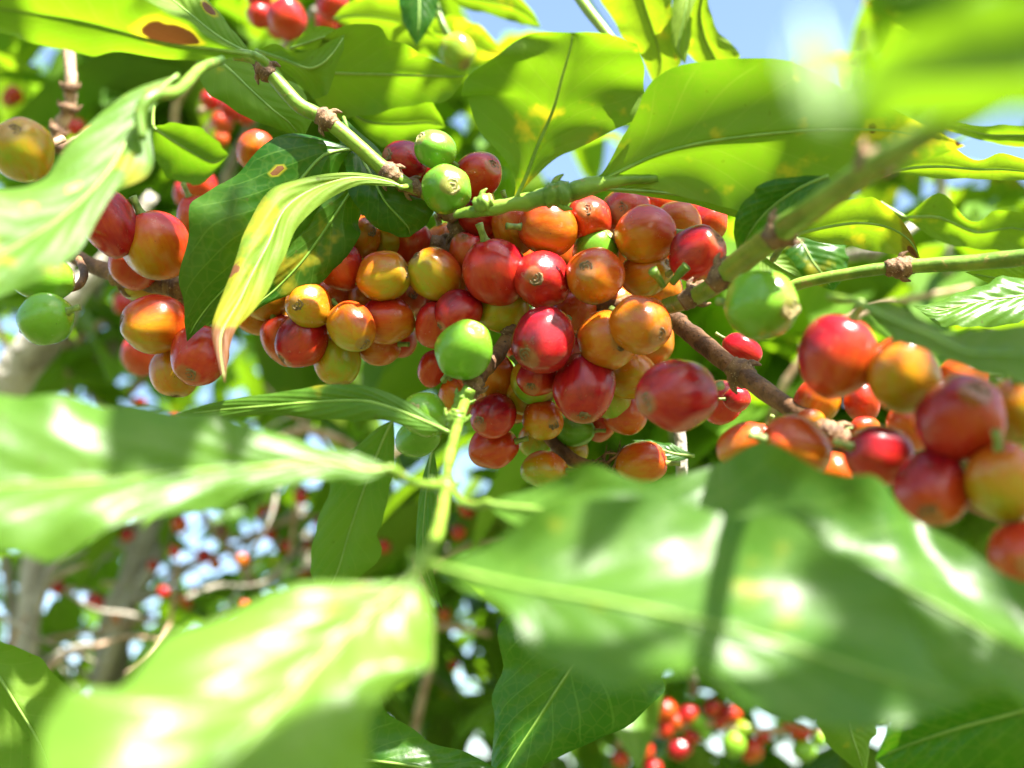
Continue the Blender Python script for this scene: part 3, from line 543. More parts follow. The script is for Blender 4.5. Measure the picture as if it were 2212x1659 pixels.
leaf(t13, [(1530, -50, 342), (1494, 20, 340, 1512, 20, 338, 1532, 15, 340), (1488, 75, 338, 1522, 80, 337, 1555, 72, 339), (1492, 125, 337, 1545, 128, 336, 1600, 118, 339), (1560, 165, 338)], False, .75, .35, wave=.8, facing=(0, -.6))
leaf(t13, [(1420, -100, 352), (1450, -40, 352, 1480, -40, 352, 1530, -40, 352), (1452, 20, 350, 1480, 25, 350, 1500, 20, 350), (1450, 90, 350, 1465, 100, 350, 1490, 95, 350), (1480, 140, 350)], False, .6, .1)
t14 = twig('pointed bright yellow leaf at the right edge below the white glare', [(1870, 385, 300, 8), (1900, 377, 299, 8), (1922, 371, 298, 7)], M_TAN)
leaf(t14, [(1922, 371, 298), (1972, 312, 300, 1975, 362, 298, 1985, 380, 296), (2035, 305, 300, 2040, 360, 297, 2050, 386, 295), (2105, 345, 299, 2110, 366, 296, 2110, 388, 294), (2158, 332, 298, 2165, 366, 295, 2165, 388, 293), (2230, 350, 297, 2230, 372, 294, 2230, 388, 293), (2300, 380, 294)], False, .72, .1, wave=.8, nw=2, facing=(0, -.7))
leaf(t14, [(2330, 300, 322), (2212, 270, 322, 2212, 292, 320, 2212, 318, 319), (2130, 272, 322, 2130, 290, 320, 2130, 305, 319), (2060, 262, 322, 2065, 272, 321, 2060, 285, 320), (2010, 262, 321)], False, .55, .2, facing=(0, -.7))
t15 = twig('leaf with a browned end and a sunny yellow patch right of the blurred stem', [(1670, 560, 300, 8), (1690, 530, 292, 8), (1715, 508, 287, 7)])
leaf(t15, [(1715, 508, 287), (1762, 462, 288, 1765, 495, 284, 1770, 522, 282), (1835, 428, 288, 1845, 482, 283, 1850, 535, 280), (1905, 438, 288, 1915, 490, 284, 1920, 548, 281), (1962, 495, 288, 1965, 520, 285, 1968, 556, 283), (1990, 565, 286)], False, .62, .3, tip=.5, wave=.8, facing=(0, -.6), scorch=[(.8, .85, .13)])
t16 = twig('pale wavy leaf spread along the right edge', [(1900, 440, 318, 7), (1925, 455, 316, 7), (1952, 470, 314, 6)])
leaf(t16, [(1952, 470, 314), (2030, 420, 316, 2030, 470, 312, 2030, 520, 310), (2100, 478, 314, 2108, 502, 310, 2110, 538, 308), (2172, 452, 312, 2185, 492, 308, 2190, 545, 306), (2260, 475, 310, 2265, 510, 306, 2270, 545, 304), (2360, 520, 304)], False, .48, .35, wave=1.4, facing=(0, -.6))
t17 = twig('dark shaded leaf with a torn edge above the big blurred green cherry', [(1640, 470, 330, 7), (1670, 485, 327, 7), (1700, 498, 325, 6)])
leaf(t17, [(1700, 498, 325), (1672, 528, 323, 1735, 530, 321, 1805, 512, 323), (1685, 568, 321, 1755, 565, 319, 1830, 548, 321), (1725, 600, 320, 1780, 597, 318, 1828, 588, 320), (1800, 628, 319)], True, .05, .35, wave=.7)
leaf(t17, [(1622, 528, 312), (1660, 530, 310, 1650, 552, 309, 1640, 575, 308), (1700, 552, 309, 1690, 580, 308, 1665, 600, 307), (1740, 606, 308)], False, .4, .1)
t18 = twig('broad pale blurred leaf over the right-hand cherries', [(1790, 640, 196, 8), (1820, 645, 192, 8), (1850, 652, 188, 7)])
leaf(t18, [(1850, 652, 188), (1925, 655, 186, 1925, 690, 183, 1930, 728, 180), (2000, 690, 184, 2010, 725, 181, 2020, 768, 177), (2080, 722, 183, 2090, 762, 178, 2095, 802, 175), (2165, 708, 182, 2172, 765, 176, 2175, 818, 173), (2270, 700, 180, 2270, 775, 174, 2270, 842, 171), (2420, 790, 174)], True, .28, .1, wave=1.0, nw=2.2)
t19 = twig('leaf pair by the right edge above the broad pale leaf, partly in sun', [(2400, 560, 282, 8), (2350, 590, 280, 8), (2300, 620, 278, 7)])
leaf(t19, [(2300, 620, 278), (2212, 600, 281, 2205, 640, 277, 2212, 690, 273), (2120, 612, 281, 2115, 652, 276, 2110, 706, 272), (2040, 648, 279, 2035, 670, 276, 2030, 700, 273), (1972, 660, 278)], True, .30, .0, wave=1.2)
leaf(t19, [(2320, 600, 290), (2212, 578, 290, 2210, 605, 288, 2212, 640, 286), (2140, 575, 290, 2140, 598, 288, 2145, 615, 286), (2085, 588, 289)], False, .6, .1, facing=(0, -.7))
t20 = twig('small cupped leaf catching sun on its edge at the upper left', [(330, 230, 330, 5), (329, 252, 326, 5), (330, 274, 322, 5)])
leaf(t20, [(330, 274, 322), (370, 266, 322, 375, 305, 319, 335, 345, 317), (428, 275, 322, 420, 332, 318, 382, 392, 315), (472, 308, 322, 462, 352, 319, 442, 392, 316), (494, 335, 321)], False, .28, .12, wave=.5, facing=(0, -.5))
t21 = twig('sunlit leaves blurred at the top centre beside a pale green cherry', [(900, -60, 400, 8), (940, 10, 395, 8), (960, 60, 392, 8), (985, 100, 392, 7)])
cherry(t21, 988, 112, 37, 41, 392, .24, cal=(1004, 145), scar=.0)
leaf(t21, [(950, -20, 392), (1005, -45, 390, 1010, -5, 388, 1008, 18, 386), (1085, -30, 390, 1085, 8, 387, 1080, 38, 385), (1140, 10, 390, 1136, 30, 387, 1130, 54, 385), (1170, 60, 388)], False, .55, .2, facing=(0, -.7))
leaf(t21, [(900, 65, 408), (952, 36, 406, 955, 72, 404, 935, 105, 402), (1012, 42, 406, 1010, 90, 404, 990, 138, 402), (1065, 82, 406, 1055, 112, 404, 1040, 145, 402), (1092, 118, 404)], False, .6, .45, facing=(0, -.7))
leaf(t21, [(900, -60, 380), (865, -10, 380, 905, -10, 378, 945, -10, 380), (870, 45, 378, 905, 45, 376, 935, 45, 378), (900, 100, 376)], True, .0, .0)
leaf(t21, [(720, 40, 400), (760, 0, 400, 770, 35, 398, 765, 70, 396), (830, -10, 400, 835, 40, 398, 830, 95, 396), (900, 20, 400, 900, 60, 398, 890, 110, 396), (950, 90, 398)], False, .6, .2, facing=(0, -.6))
t22 = twig('tan leafless twig with knobbly joints descending at the upper left', [(138, -60, 400, 14), (140, 60, 395, 13), (150, 130, 392, 12), (153, 190, 390, 13), (148, 235, 390, 14), (122, 285, 390, 13), (130, 320, 388, 15), (180, 300, 386, 11), (215, 275, 384, 8)], M_TAN, 'bare twig', 'bare_twig', .2)
for q in [(151, 190, 388, 13, 1.5), (148, 235, 388, 15, 1.3), (125, 282, 388, 14, 1.0), (128, 315, 386, 15, .2)]: node_bulge(*q[:4], t22, q[4], L=.6)
t22b = twig('yellowish unripe cherry on a short twig at the left edge', [(135, 300, 262, 9), (110, 312, 258, 8), (90, 322, 255, 7)], M_TAN, 'fruiting twig', 'fruiting_twig')
cherry(t22b, 48, 323, 62, 68, 244, .43, cal=(57, 298), grad=.3)
t23 = twig('pair of smooth green cherries on a dark twig at the left edge', [(170, 560, 300, 8), (182, 590, 290, 9), (172, 615, 284, 8), (150, 625, 280, 7)], M_BARK, 'fruiting twig', 'fruiting_twig')
cherry(t23, 98, 690, 61, 54, 264, .10); cherry(t23, 92, 600, 64, 48, 272, .10)
t24 = twig('brown twig with a frayed dark tuft under the main cluster', [(1160, 915, 306, 13), (1195, 955, 303, 14), (1240, 995, 300, 15), (1290, 1010, 298, 12), (1320, 1018, 298, 8)], M_BARK, 'bare twig', 'bare_twig')
ex = []
rs = random.Random(5)
for i in range(16):
    a = P(1290 + rs.uniform(-15, 20), 1008 + rs.uniform(-6, 6), 297); ex.append(tube_geo([a, a + cdir(rs.uniform(-.2, 1), rs.uniform(-.5, .7), rs.uniform(-.3, .5)) * rs.uniform(.003, .006), a + cdir(rs.uniform(.2, 1), rs.uniform(-.3, .8), 0) * rs.uniform(.005, .009)], [.0006, .0004, .0001], 3, 5, .2, i))
mesh_obj('tuft', *join(ex), M_BARK, t24)
leaf(t24, [(1500, 985, 300), (1460, 962, 301, 1455, 980, 300, 1450, 1000, 299), (1410, 952, 302, 1405, 962, 300, 1415, 980, 299), (1360, 950, 300)], True, .1, .0)
t25 = twig('dark upright twig under the orange and red berries at right of centre', [(1475, 1080, 316, 13), (1472, 1000, 316, 13), (1468, 930, 318, 13), (1460, 860, 322, 12)], M_GREY, 'bare twig', 'bare_twig')

# ================================================================== background shrubs
rb = random.Random(11)
SKYWIN = [(1030, -200, 1290, 55, 0), (1290, -200, 1720, 112, 0), (1600, -400, 1720, 120, 0), (2035, 165, 2400, 300, 0), (1180, 330, 1270, 380, 0), (0, 690, 40, 790, 0), (225, 395, 262, 470, 0), (960, 240, 1030, 420, 0), (1040, 390, 1100, 420, 0),
          (165, 790, 215, 830, 0), (235, 780, 275, 860, 0), (530, 800, 600, 860, 0), (20, 190, 55, 250, 0), (70, 200, 110, 290, 0), (700, 910, 760, 960, 0), (2060, 370, 2110, 400, 0), (1870, 395, 1900, 415, 0), (440, 1130, 500, 1180, 0), (560, 1120, 620, 1170, 0)]
def insky(p, m=10):
    u, v, d = proj(p); m0 = m
    for a, b_, c, e, _ in SKYWIN:
        m = m0 + (35 if c - a > 100 else 0)
        if a - m < u < c + m and b_ - m < v < e + m: return True
    return False
def crown_geo(pts, size, rs, droop=.35):
    vs, fs, uvs = [], [], []
    for p in pts:
        L = size * rs.uniform(.65, 1.15); wd = L * rs.uniform(.17, .25)
        az = rs.random() * 2 * math.pi; pitch = rs.uniform(-.9, .35)
        t = V((math.cos(az) * math.cos(pitch), math.sin(az) * math.cos(pitch), math.sin(pitch)))
        nrm = (V((0, 0, 1)) + V((rs.uniform(-.8, .8), rs.uniform(-.8, .8), 0))); s = t.cross(nrm).normalized(); nn = s.cross(t)
        o = len(vs)
        for k in range(7):
            y = k / 6; c = p + t * L * y - V((0, 0, 1)) * L * droop * y * y; wv = wd * math.sin(math.pi * min(1, y * .93 + .035)) ** .8
            if k == 6: wv = wd * .03
            for x in (-1, -.5, 0, .5, 1):
                vs.append(c + s * wv * x + nn * (wv * .35 * abs(x) + wd * .10 * math.sin(y * 14 + az) * x * x)); uvs.append((.5 + .5 * x, y))
        for k in range(6):
            for j in range(4): fs.append((o + k * 5 + j, o + k * 5 + j + 1, o + k * 5 + j + 6, o + k * 5 + j + 5))
    return vs, fs, uvs
def bush(name, label, centre, rad, nleaf, size, trunk, limbs, cat='coffee shrub', yel=.25, spot=.1, cherries=(), seed=1, droop=.35):
    rs = random.Random(seed); c = P(*centre); base = V((c.x, c.y, 0.0))
    t = thing(name, label, cat, base)
    if trunk: stem('trunk', trunk, M_GREY, t, .10, 14)
    tips = []
    for l in limbs: stem('branch', l, M_GREY if l[0][3] > 9 else M_TAN, t, .14, 9)
    pts = []
    tries = 0
    while len(pts) < nleaf and tries < nleaf * 20:
        tries += 1
        q = V((rs.gauss(0, .5), rs.gauss(0, .5), rs.gauss(0, .5)))
        if q.length > 1.25: continue
        p = c + V((q.x * rad[0], q.y * rad[1], q.z * rad[2]))
        # clumped, so that light and dark gaps form
        if noise.noise(p * (2.2 / max(rad)) * 1.6 + V((seed, 0, 0))) < -.12: continue
        if insky(p, 14): continue
        pu, pv, pd = proj(p)
        if pd < (720 if pu < 950 and pv > 180 else 430): continue
        pts.append(p)
    vs, fs, uvs = crown_geo(pts, size, rs, droop)
    o = mesh_obj('crown', vs, fs, M_LEAF, t, uvs); o.color = (yel, spot, 0, 1)
    for (u, v, r, d, ripe) in cherries: cherry(t, u, v, r, r * rs.uniform(1.0, 1.2), d, ripe, sub=False)
    return t
def stack_cherries(spec, rs): return spec
# trunks and bare limbs at left
bush('coffee_shrub', 'background shrub at far left with a thick fissured grey trunk leaning up to the right', (60, 420, 900), (.20, .15, .24), 54, .11,
     [(-420, 1800, 640, 60), (-150, 1150, 610, 50), (0, 860, 590, 46), (85, 740, 580, 43), (165, 630, 570, 26), (230, 560, 570, 18), (330, 420, 575, 12)],
     [[(40, 800, 640, 7), (-40, 640, 660, 6), (-100, 560, 680, 4)], [(100, 720, 600, 10), (140, 640, 610, 9), (150, 520, 640, 7), (140, 380, 650, 5)]], seed=3, yel=.35,
     cherries=[(30, 205, 18, 700, .9), (20, 215, 16, 720, .85), (165, 275, 20, 600, .9), (200, 300, 22, 590, .8)])
bush('coffee_shrub', 'background shrub behind the left cherries with several slim pale stems fanning upward', (330, 350, 1300), (.42, .3, .30), 340, .085,
     [(230, 2400, 900, 40), (240, 1450, 900, 36), (290, 1250, 900, 34), (330, 1080, 910, 30), (300, 960, 900, 26), (215, 840, 900, 24), (240, 740, 900, 22), (265, 660, 900, 18), (330, 500, 920, 14), (420, 300, 960, 10)],
     [[(215, 1480, 880, 20), (270, 1330, 880, 17), (345, 1200, 880, 13), (400, 1080, 880, 10)], [(150, 800, 870, 18), (170, 720, 870, 17), (200, 650, 880, 14), (250, 540, 900, 10)], [(270, 860, 860, 9), (330, 800, 850, 9), (420, 740, 850, 8), (560, 690, 860, 7)],
      [(165, 740, 840, 8), (230, 690, 830, 8), (300, 640, 830, 7)], [(120, 1080, 860, 8), (140, 930, 860, 9), (150, 830, 860, 8), (140, 700, 860, 6)], [(300, 1300, 870, 10), (420, 1220, 860, 9), (560, 1160, 860, 7), (640, 1100, 860, 6)],
      [(560, 1280, 840, 9), (500, 1190, 840, 9), (445, 1120, 850, 7), (430, 1020, 850, 5)], [(60, 1390, 840, 5), (220, 1360, 840, 6), (330, 1340, 850, 5)], [(300, 300, 900, 12), (310, 180, 900, 12), (330, 60, 910, 11)], [(260, 320, 820, 9), (262, 200, 820, 9), (260, 60, 830, 8)],
      [(385, 320, 700, 7), (380, 230, 700, 8), (430, 150, 700, 7), (470, 60, 710, 6)], [(560, 980, 700, 5), (640, 930, 690, 8), (720, 945, 680, 10), (770, 970, 680, 6)]], seed=5, yel=.35,
     cherries=[(266, 655, 22, 640, .93), (307, 765, 42, 440, .88), (300, 872, 14, 700, .92), (205, 1300, 19, 780, .95), (125, 1270, 15, 800, .97), (388, 1133, 17, 780, .85), (465, 1218, 13, 800, .7), (405, 1306, 11, 820, .95), (440, 1200, 16, 800, .97), (560, 1103, 15, 760, .92), (590, 1095, 12, 760, .92),
               (650, 1073, 15, 700, .93), (620, 1180, 14, 780, .95), (330, 1220, 12, 800, .95), (250, 1335, 10, 800, .6), (345, 1265, 12, 800, .1), (375, 905, 10, 700, .8), (585, 1155, 13, 800, .9), (530, 1210, 12, 820, .97), (180, 1400, 11, 800, .4), (690, 1130, 12, 800, .95)])
bush('coffee_shrub', 'background shrub with pale sunlit twin stems rising at the lower left', (60, 1500, 1200), (.35, .22, .35), 280, .07,
     [(60, 2300, 760, 30), (50, 1500, 760, 26), (60, 1380, 760, 25), (75, 1200, 770, 22), (130, 1000, 790, 18)], [[(70, 1460, 720, 12), (72, 1350, 720, 13), (105, 1240, 720, 12), (150, 1170, 725, 8)], [(20, 1500, 800, 12), (30, 1350, 800, 12), (10, 1200, 800, 10)]], seed=8, yel=.3, spot=.1)
bush('coffee_shrub', 'leafy background shrub with red cherries in the gap at the upper left of centre', (560, 280, 800), (.20, .14, .20), 90, .11, None,
     [[(470, 480, 640, 12), (490, 380, 620, 12), (540, 270, 600, 10), (600, 120, 560, 8), (680, 20, 520, 7)], [(420, 330, 600, 8), (460, 260, 600, 7), (520, 190, 600, 6)], [(430, 240, 560, 7), (520, 210, 560, 7), (560, 180, 560, 5)]], seed=9, yel=.3,
     cherries=[(622, 40, 41, 430, .93), (561, 33, 26, 470, .88), (718, 10, 33, 440, .93), (560, -8, 26, 470, .95), (703, 48, 24, 470, .95), (742, 50, 20, 480, .95), (600, 60, 22, 500, .9), (553, 325, 42, 350, .74), (430, 400, 36, 420, .9), (405, 420, 30, 440, .9), (500, 235, 24, 520, .93), (480, 265, 22, 520, .8), (455, 215, 20, 520, .93), (530, 250, 20, 540, .9), (478, 300, 16, 540, .7)])
# right-hand cover
bush('coffee_shrub', 'leafy background shrub filling the right side behind the green stem', (1950, 620, 760), (.30, .20, .13), 180, .11, None,
     [[(1780, 560, 560, 12), (1860, 550, 540, 13), (1900, 540, 530, 13), (2000, 470, 540, 10)], [(1640, 1000, 620, 8), (1700, 820, 600, 8), (1850, 680, 600, 7), (2100, 620, 600, 6)]], seed=12, yel=.55, spot=.15)
bush('coffee_shrub', 'dense bright leaves of a shrub behind the right-hand cherries', (2150, 900, 900), (.30, .25, .25), 144, .12, None, [[(2300, 1500, 700, 16), (2200, 1100, 700, 14), (2150, 800, 700, 11), (2100, 500, 700, 8)]], seed=13, yel=.45)
bush('coffee_shrub', 'green shrub leaves behind the underside of the main cherry cluster', (1350, 900, 700), (.26, .14, .14), 114, .11, None, [[(1500, 1500, 640, 10), (1472, 1100, 620, 10), (1450, 900, 620, 8), (1400, 700, 620, 6)]], seed=14, yel=.45)
bush('coffee_shrub', 'shaded shrub with pale sunlit debris low at the centre', (950, 1420, 900), (.30, .2, .34), 380, .08, None,
     [[(860, 1800, 760, 9), (900, 1560, 750, 9), (930, 1400, 750, 8), (900, 1200, 760, 6)], [(900, 1360, 700, 6), (980, 1355, 700, 7), (1060, 1370, 700, 6)], [(880, 1270, 700, 5), (1000, 1185, 700, 6), (1100, 1170, 700, 5)]], seed=15, yel=.35,
     cherries=[(980, 1436, 12, 800, .97), (960, 1330, 15, 760, .62), (945, 1090, 20, 560, .9), (935, 1070, 16, 560, .92), (990, 1150, 16, 620, .9), (1010, 1100, 18, 600, .85), (830, 1180, 14, 700, .9)])
bush('coffee_shrub', 'dark shrub behind the bottom right leaves', (1900, 1650, 1100), (.50, .3, .28), 430, .10, None, [[(2000, 2200, 800, 14), (1980, 1800, 800, 13), (1950, 1500, 800, 10)]], seed=16, yel=.2)
bush('coffee_shrub', 'shrub filling the gap left of centre below the cherries', (640, 1150, 1400), (.55, .3, .4), 540, .08, None, [[(700, 2000, 1100, 12), (680, 1400, 1100, 12), (620, 900, 1100, 9), (560, 600, 1100, 6)]], seed=17, yel=.35)
bush('coffee_shrub', 'bright leaves behind the twig at the top centre', (820, 40, 800), (.28, .16, .20), 120, .12, None, [[(900, 500, 620, 10), (880, 250, 620, 9), (850, 0, 620, 7)]], seed=18, yel=.6)
bush('coffee_shrub', 'bright leaves of a tall shrub at the upper right corner', (1980, 60, 900), (.30, .2, .20), 90, .12, None, [[(2050, 600, 700, 12), (2020, 250, 700, 11), (2000, 0, 700, 8)]], seed=19, yel=.55, spot=.4)
tw = bpy.data.objects['coffee_shrub.001']; rt_ = random.Random(77)
for i in range(46):
    u, v, d = rt_.uniform(-60, 800), rt_.uniform(1060, 1480), rt_.uniform(620, 1000); a = rt_.uniform(-.6, 1.9); q = []
    for k in range(5):
        q.append((u, v, d, rt_.uniform(3.5, 7.5) * (1 - k * .13))); u += math.cos(a) * 75; v -= math.sin(a) * 75; d += rt_.uniform(-15, 25); a += rt_.uniform(-.45, .45)
    stem('branch', q, M_GREY if i % 3 else M_TAN, tw, .2, 7)
for i in range(18): cherry(tw, rt_.uniform(60, 850), rt_.uniform(1050, 1420), 11 + rt_.random() * 6, 13 + rt_.random() * 5, rt_.uniform(650, 950), rt_.choice((.97, .93, .9, .8, .95, .62, .15)), sub=False)
# cherries low at the right
t30 = thing('fruiting_twig', 'distant blurred twig with small red and lime-green cherries low at the right', 'fruiting twig', P(1550, 1580, 640))
stem('stem', [(1330, 1610, 640, 8), (1430, 1580, 640, 9), (1520, 1560, 640, 9), (1620, 1580, 640, 9), (1740, 1575, 640, 8), (1850, 1600, 640, 7)], M_TAN, t30, .2)
for (u, v, rx, ry, rp) in [(1434, 1533, 29, 26, .72), (1350, 1578, 20, 20, .85), (1367, 1605, 19, 22, .15), (1392, 1624, 20, 27, .8), (1438, 1575, 18, 18, .86), (1469, 1617, 28, 23, .93), (1539, 1529, 20, 18, .84), (1578, 1540, 24, 20, .84), (1508, 1561, 18, 23, .17), (1585, 1608, 27, 30, .17), (1624, 1621, 25, 28, .76),
                           (1606, 1573, 25, 16, .22), (1729, 1578, 25, 19, .82), (1736, 1621, 28, 24, .17), (1768, 1596, 15, 20, .2), (1705, 1564, 16, 15, .84), (1487, 1543, 22, 20, .86), (1522, 1584, 16, 15, .17), (1555, 1560, 14, 14, .9), (1495, 1590, 18, 17, .9), (1650, 1590, 16, 14, .85), (1460, 1560, 17, 17, .8), (1410, 1660, 20, 20, .9), (1340, 1640, 18, 18, .86)]:
    cherry(t30, u, v, rx, ry, 640, rp, sub=False)
t31 = twig('small leaf hanging point down at the bottom right', [(1820, 1440, 330, 7), (1815, 1480, 328, 7), (1820, 1510, 325, 6)])
leaf(t31, [(1820, 1510, 325), (1768, 1530, 325, 1830, 1535, 322, 1896, 1530, 325), (1772, 1575, 324, 1838, 1580, 321, 1895, 1570, 324), (1800, 1620, 323, 1852, 1622, 320, 1880, 1610, 323), (1870, 1680, 322)], False, .28, .05, wave=.5)
leaf(t31, [(1905, 1530, 330), (1950, 1545, 330, 1945, 1552, 330, 1945, 1560, 330), (2000, 1580, 330, 1990, 1585, 330, 1985, 1592, 330), (2050, 1655, 330)], True, .3, .0)
# unseen leaves and trunk added overhead, set along sun lines to dapple the light
ov = thing('shade_canopy', 'unseen overhead canopy with leaves placed to throw the dappled shade', 'shade canopy', V((.9, .8, 0)))
stemo = tube_geo([V((.9, .8, -.05)), V((.92, .82, .8)), V((.85, .78, 1.6)), V((.6, .65, 2.1)), V((.35, .5, 2.35))], [.045, .04, .032, .02, .008], 6, 14, .1, 3); mesh_obj('trunk', *stemo, M_GREY, ov)
ro = random.Random(23)
LIT = [(1200, 262, 253), (1300, 235, 254), (1150, 205, 250), (1400, 330, 254), (2050, 150, 82), (2200, 150, 79), (1950, 190, 86), (1755, 90, 66), (1775, 180, 63), (995, 380, 266), (955, 300, 272), (1010, 395, 266), (1215, 470, 278), (1195, 455, 276), (1175, 560, 272), (1155, 570, 272), (600, 500, 260), (560, 600, 262), (700, 400, 260), (680, 330, 278), (660, 620, 280), (640, 510, 279), (900, 110, 318),
       (1430, 280, 254), (1450, 230, 252), (1660, 190, 246), (1420, 60, 325), (1520, 110, 337), (400, 1500, 131), (600, 1350, 140), (300, 1600, 125), (700, 1300, 144), (300, 1500, 129), (500, 1420, 136), (200, 1560, 125), (600, 1500, 134), (720, 1400, 141), (400, 1400, 135), (100, 920, 166), (60, 1030, 161), (30, 980, 163),
       (450, 1080, 166), (700, 1028, 174), (300, 1130, 161), (620, 1052, 171), (2000, 1170, 165), (2120, 1290, 160), (2060, 1220, 163), (1260, 1060, 177), (1460, 1085, 174), (1450, 1180, 142), (1350, 1250, 140), (1600, 1400, 131), (1560, 1440, 129), (1560, 1150, 142), (1700, 1300, 136), (1640, 1180, 160), (1150, 1230, 143), (1050, 1270, 143),
       (1610, 935, 222), (1760, 980, 210), (1720, 935, 212), (1010, 860, 255), (1000, 900, 242), (2050, 360, 297), (1850, 460, 285), (2100, 470, 312), (370, 60, 234), (150, 50, 226), (250, 60, 230), (60, 520, 189), (150, 450, 195), (230, 330, 204), (20, 450, 190), (100, 560, 188), (988, 90, 390), (1860, 860, 246), (1287, 520, 280), (640, 220, 272), (700, 250, 272), (1100, 425, 258), (80, 1450, 300), (1500, 600, 260)]
SHD = [(500, 960, 168), (700, 985, 170), (330, 1030, 160), (420, 985, 163), (600, 970, 168), (900, 1330, 146), (890, 1420, 138), (1300, 1320, 138), (1600, 1290, 138), (1200, 1390, 134), (1750, 1490, 128), (1450, 1440, 130), (1950, 1370, 148), (1660, 1210, 145), (1700, 1040, 173), (1850, 1130, 168), (1570, 1010, 177), (2100, 1460, 150), (1950, 1270, 160),
       (1350, 1420, 130), (1900, 1460, 135), (460, 550, 272), (540, 440, 274), (450, 650, 273), (700, 540, 280), (740, 450, 284), (1150, 180, 247), (1280, 150, 246), (1600, 230, 247), (1750, 220, 243), (1550, 380, 254), (1700, 350, 248), (830, 450, 280)]
SHD += [(200, 960, 164), (250, 900, 168), (150, 1040, 160), (400, 920, 170), (1560, 1220, 142), (1850, 1300, 160), (1250, 1320, 138)]
SHD += [(740, 200, 322), (830, 120, 318), (930, 200, 320), (790, 160, 320), (230, 90, 234), (400, 115, 241), (40, 75, 222), (530, 200, 295), (600, 150, 300), (640, 250, 296)]
SHD += [(u, v, 278) for (u, v) in [(240, 480), (330, 560), (420, 640), (330, 690), (430, 770), (560, 650), (650, 660), (650, 740), (720, 700), (820, 600), (800, 690), (740, 780), (880, 560), (940, 600), (940, 700), (1060, 580), (1100, 680), (1120, 800), (1170, 740), (1240, 700), (1250, 830), (1380, 700), (1290, 600), (1400, 500), (1460, 850),
         (1400, 600), (1350, 460), (1170, 880), (1070, 960), (1070, 900), (1380, 900), (1500, 550), (1300, 900), (1000, 750), (1320, 740), (1380, 800), (1030, 380), (875, 350), (1270, 470)]]
SHD += [(1800, 770, 205), (2070, 900, 190), (2010, 1050, 190), (2160, 1030, 185), (1650, 660, 222), (1900, 985, 203), (1950, 800, 205), (1230, 1480, 290), (1130, 1560, 290), (880, 1640, 280), (2100, 1600, 220), (1980, 1640, 225), (760, 1080, 308), (750, 1180, 308)]
for uu in range(200, 1580, 62):
    for vv in range(430, 990, 62): SHD.append((uu, vv, 280))
for uu in range(1050, 2200, 80):
    for vv in range(1120, 1520, 80): SHD.append((uu, vv, 160 if vv < 1100 + (uu - 1100) * .3 else 135))
for uu in range(300, 860, 70):
    for vv in range(910, 1060, 50): SHD.append((uu, vv, 163))
for uu in range(1030, 1380, 70):
    for vv in range(110, 340, 60): SHD.append((uu, vv, 250))
for uu in range(1450, 1960, 70):
    for vv in range(160, 450, 60): SHD.append((uu, vv, 247))
for (uu, vv, dd) in [(720, 90, 318), (760, 200, 324), (830, 150, 320), (880, 190, 322), (940, 160, 320), (780, 100, 318), (1960, 500, 282), (2060, 500, 308), (2150, 510, 308), (1900, 520, 283), (1780, 510, 285), (100, 100, 228), (250, 105, 236), (330, 100, 238)]: SHD.append((uu, vv, dd))
for uu in range(1700, 2200, 80):
    for vv in range(700, 1100, 80): SHD.append((uu, vv, 200))
A1 = SUN.cross(RT).normalized(); A2 = SUN.cross(A1)
fl = lambda p: (p.dot(A1), p.dot(A2))
LF = [fl(P(*q)) for q in LIT]; SF = [fl(P(*q)) for q in SHD]; done = [False] * len(SF)
vs, fs, uvs = [], [], []
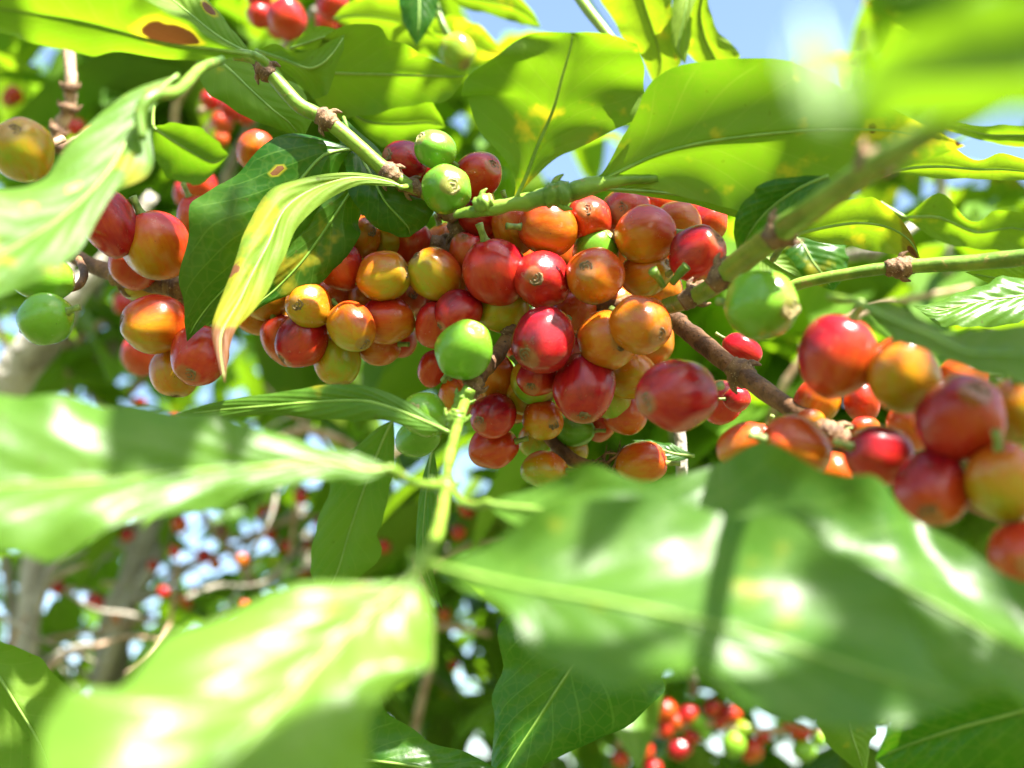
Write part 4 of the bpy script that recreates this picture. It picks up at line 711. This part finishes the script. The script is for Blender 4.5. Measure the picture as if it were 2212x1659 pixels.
for k, q in enumerate(SHD):
    if done[k]: continue
    for a in range(120):
        size = ro.choice((.07, .055, .042, .032)) if a > 30 else ro.uniform(.06, .10)
        c0 = P(*q) + SUN * ro.uniform(.24, .5) + V((ro.uniform(-.5, .5) * size, ro.uniform(-.5, .5) * size, ro.uniform(-.01, .01)))
        g3 = crown_geo([c0], size, ro, .2); F2 = [fl(g3[0][j_].lerp(g3[0][j_ + 5], w_).lerp(g3[0][j_ + 1].lerp(g3[0][j_ + 6], w_), x_)) for j_ in range(29) if j_ % 5 < 4 for w_ in (0, .33, .67) for x_ in (0, .5)]
        def near(pt, m): return any(abs(x - pt[0]) < m and abs(y - pt[1]) < m for x, y in F2)
        if any(near(pt, .0042) for pt in LF) or not near(SF[k], .004): continue
        pj = [proj(p) for p in g3[0][::4]]
        if any(-60 < u < 2270 and -40 < v < 1700 and d > 0 for u, v, d in pj): continue
        for j, pt in enumerate(SF):
            if near(pt, .0032): done[j] = True
        for lay in (0, ro.uniform(.03, .06)):
            o0 = len(vs); vs += [p + SUN * lay for p in g3[0]]; uvs += g3[2]; fs += [tuple(i + o0 for i in f) for f in g3[1]]
        break
o = mesh_obj('crown', vs, fs, M_LEAF, ov, uvs); o.color = (.2, .1, 0, 1)
print('shade leaves', len(vs) // 35, 'left unshaded', done.count(False))

hd = thing('coffee_shrub', 'unseen leaf screen added behind the photographer to block sky light', 'coffee shrub', V((0, -1.1, 0)))  # unseen leaves added around the camera to cut sky fill and deepen shade
hr = random.Random(41); pts = []
for i in range(2100):
    a = hr.uniform(-2.9, 2.9); r = hr.uniform(.95, 1.5)
    if abs(a) > 2.0: r *= .9
    p = V((math.sin(a) * r, -math.cos(a) * r + .2, hr.uniform(.3, 2.35 if -.2 < a < 1.4 else 3.2)))
    u, v, d = proj(p)
    if d > 0 and -500 < u < 2700 and -500 < v < 2200: continue
    if p.y > .55 and abs(p.x) < .95: continue
    pts.append(p)
g3 = crown_geo(pts, .17, hr); F3 = [fl(p) for p in g3[0]]
o = mesh_obj('crown', g3[0], g3[1], M_LEAF, hd, g3[2]); o.color = (.15, .1, 0, 1)
for k in range(7):
    a = -2.4 + k * .8; x, y = math.sin(a) * 1.25, -math.cos(a) * 1.25 + .2
    mesh_obj('trunk', *tube_geo([V((x, y, -.1)), V((x + .03, y, .8)), V((x - .02, y + .05, 1.4)), V((x + .05, y, 1.95))], [.03, .025, .018, .006], 5, 10, .1, k), M_GREY, hd)

for o in list(scn.collection.objects):
    if o.parent is None and 'category' in o:
        g_ = {'coffee shrub': 'coffee shrubs in the blurred background', 'leafy twig': 'leafy shoots around the cherry cluster', 'fruiting twig': 'short twigs carrying cherries', 'bare twig': 'bare coffee twigs'}.get(o['category'])
        if g_ and 'photographer' not in o['label']: o['group'] = g_
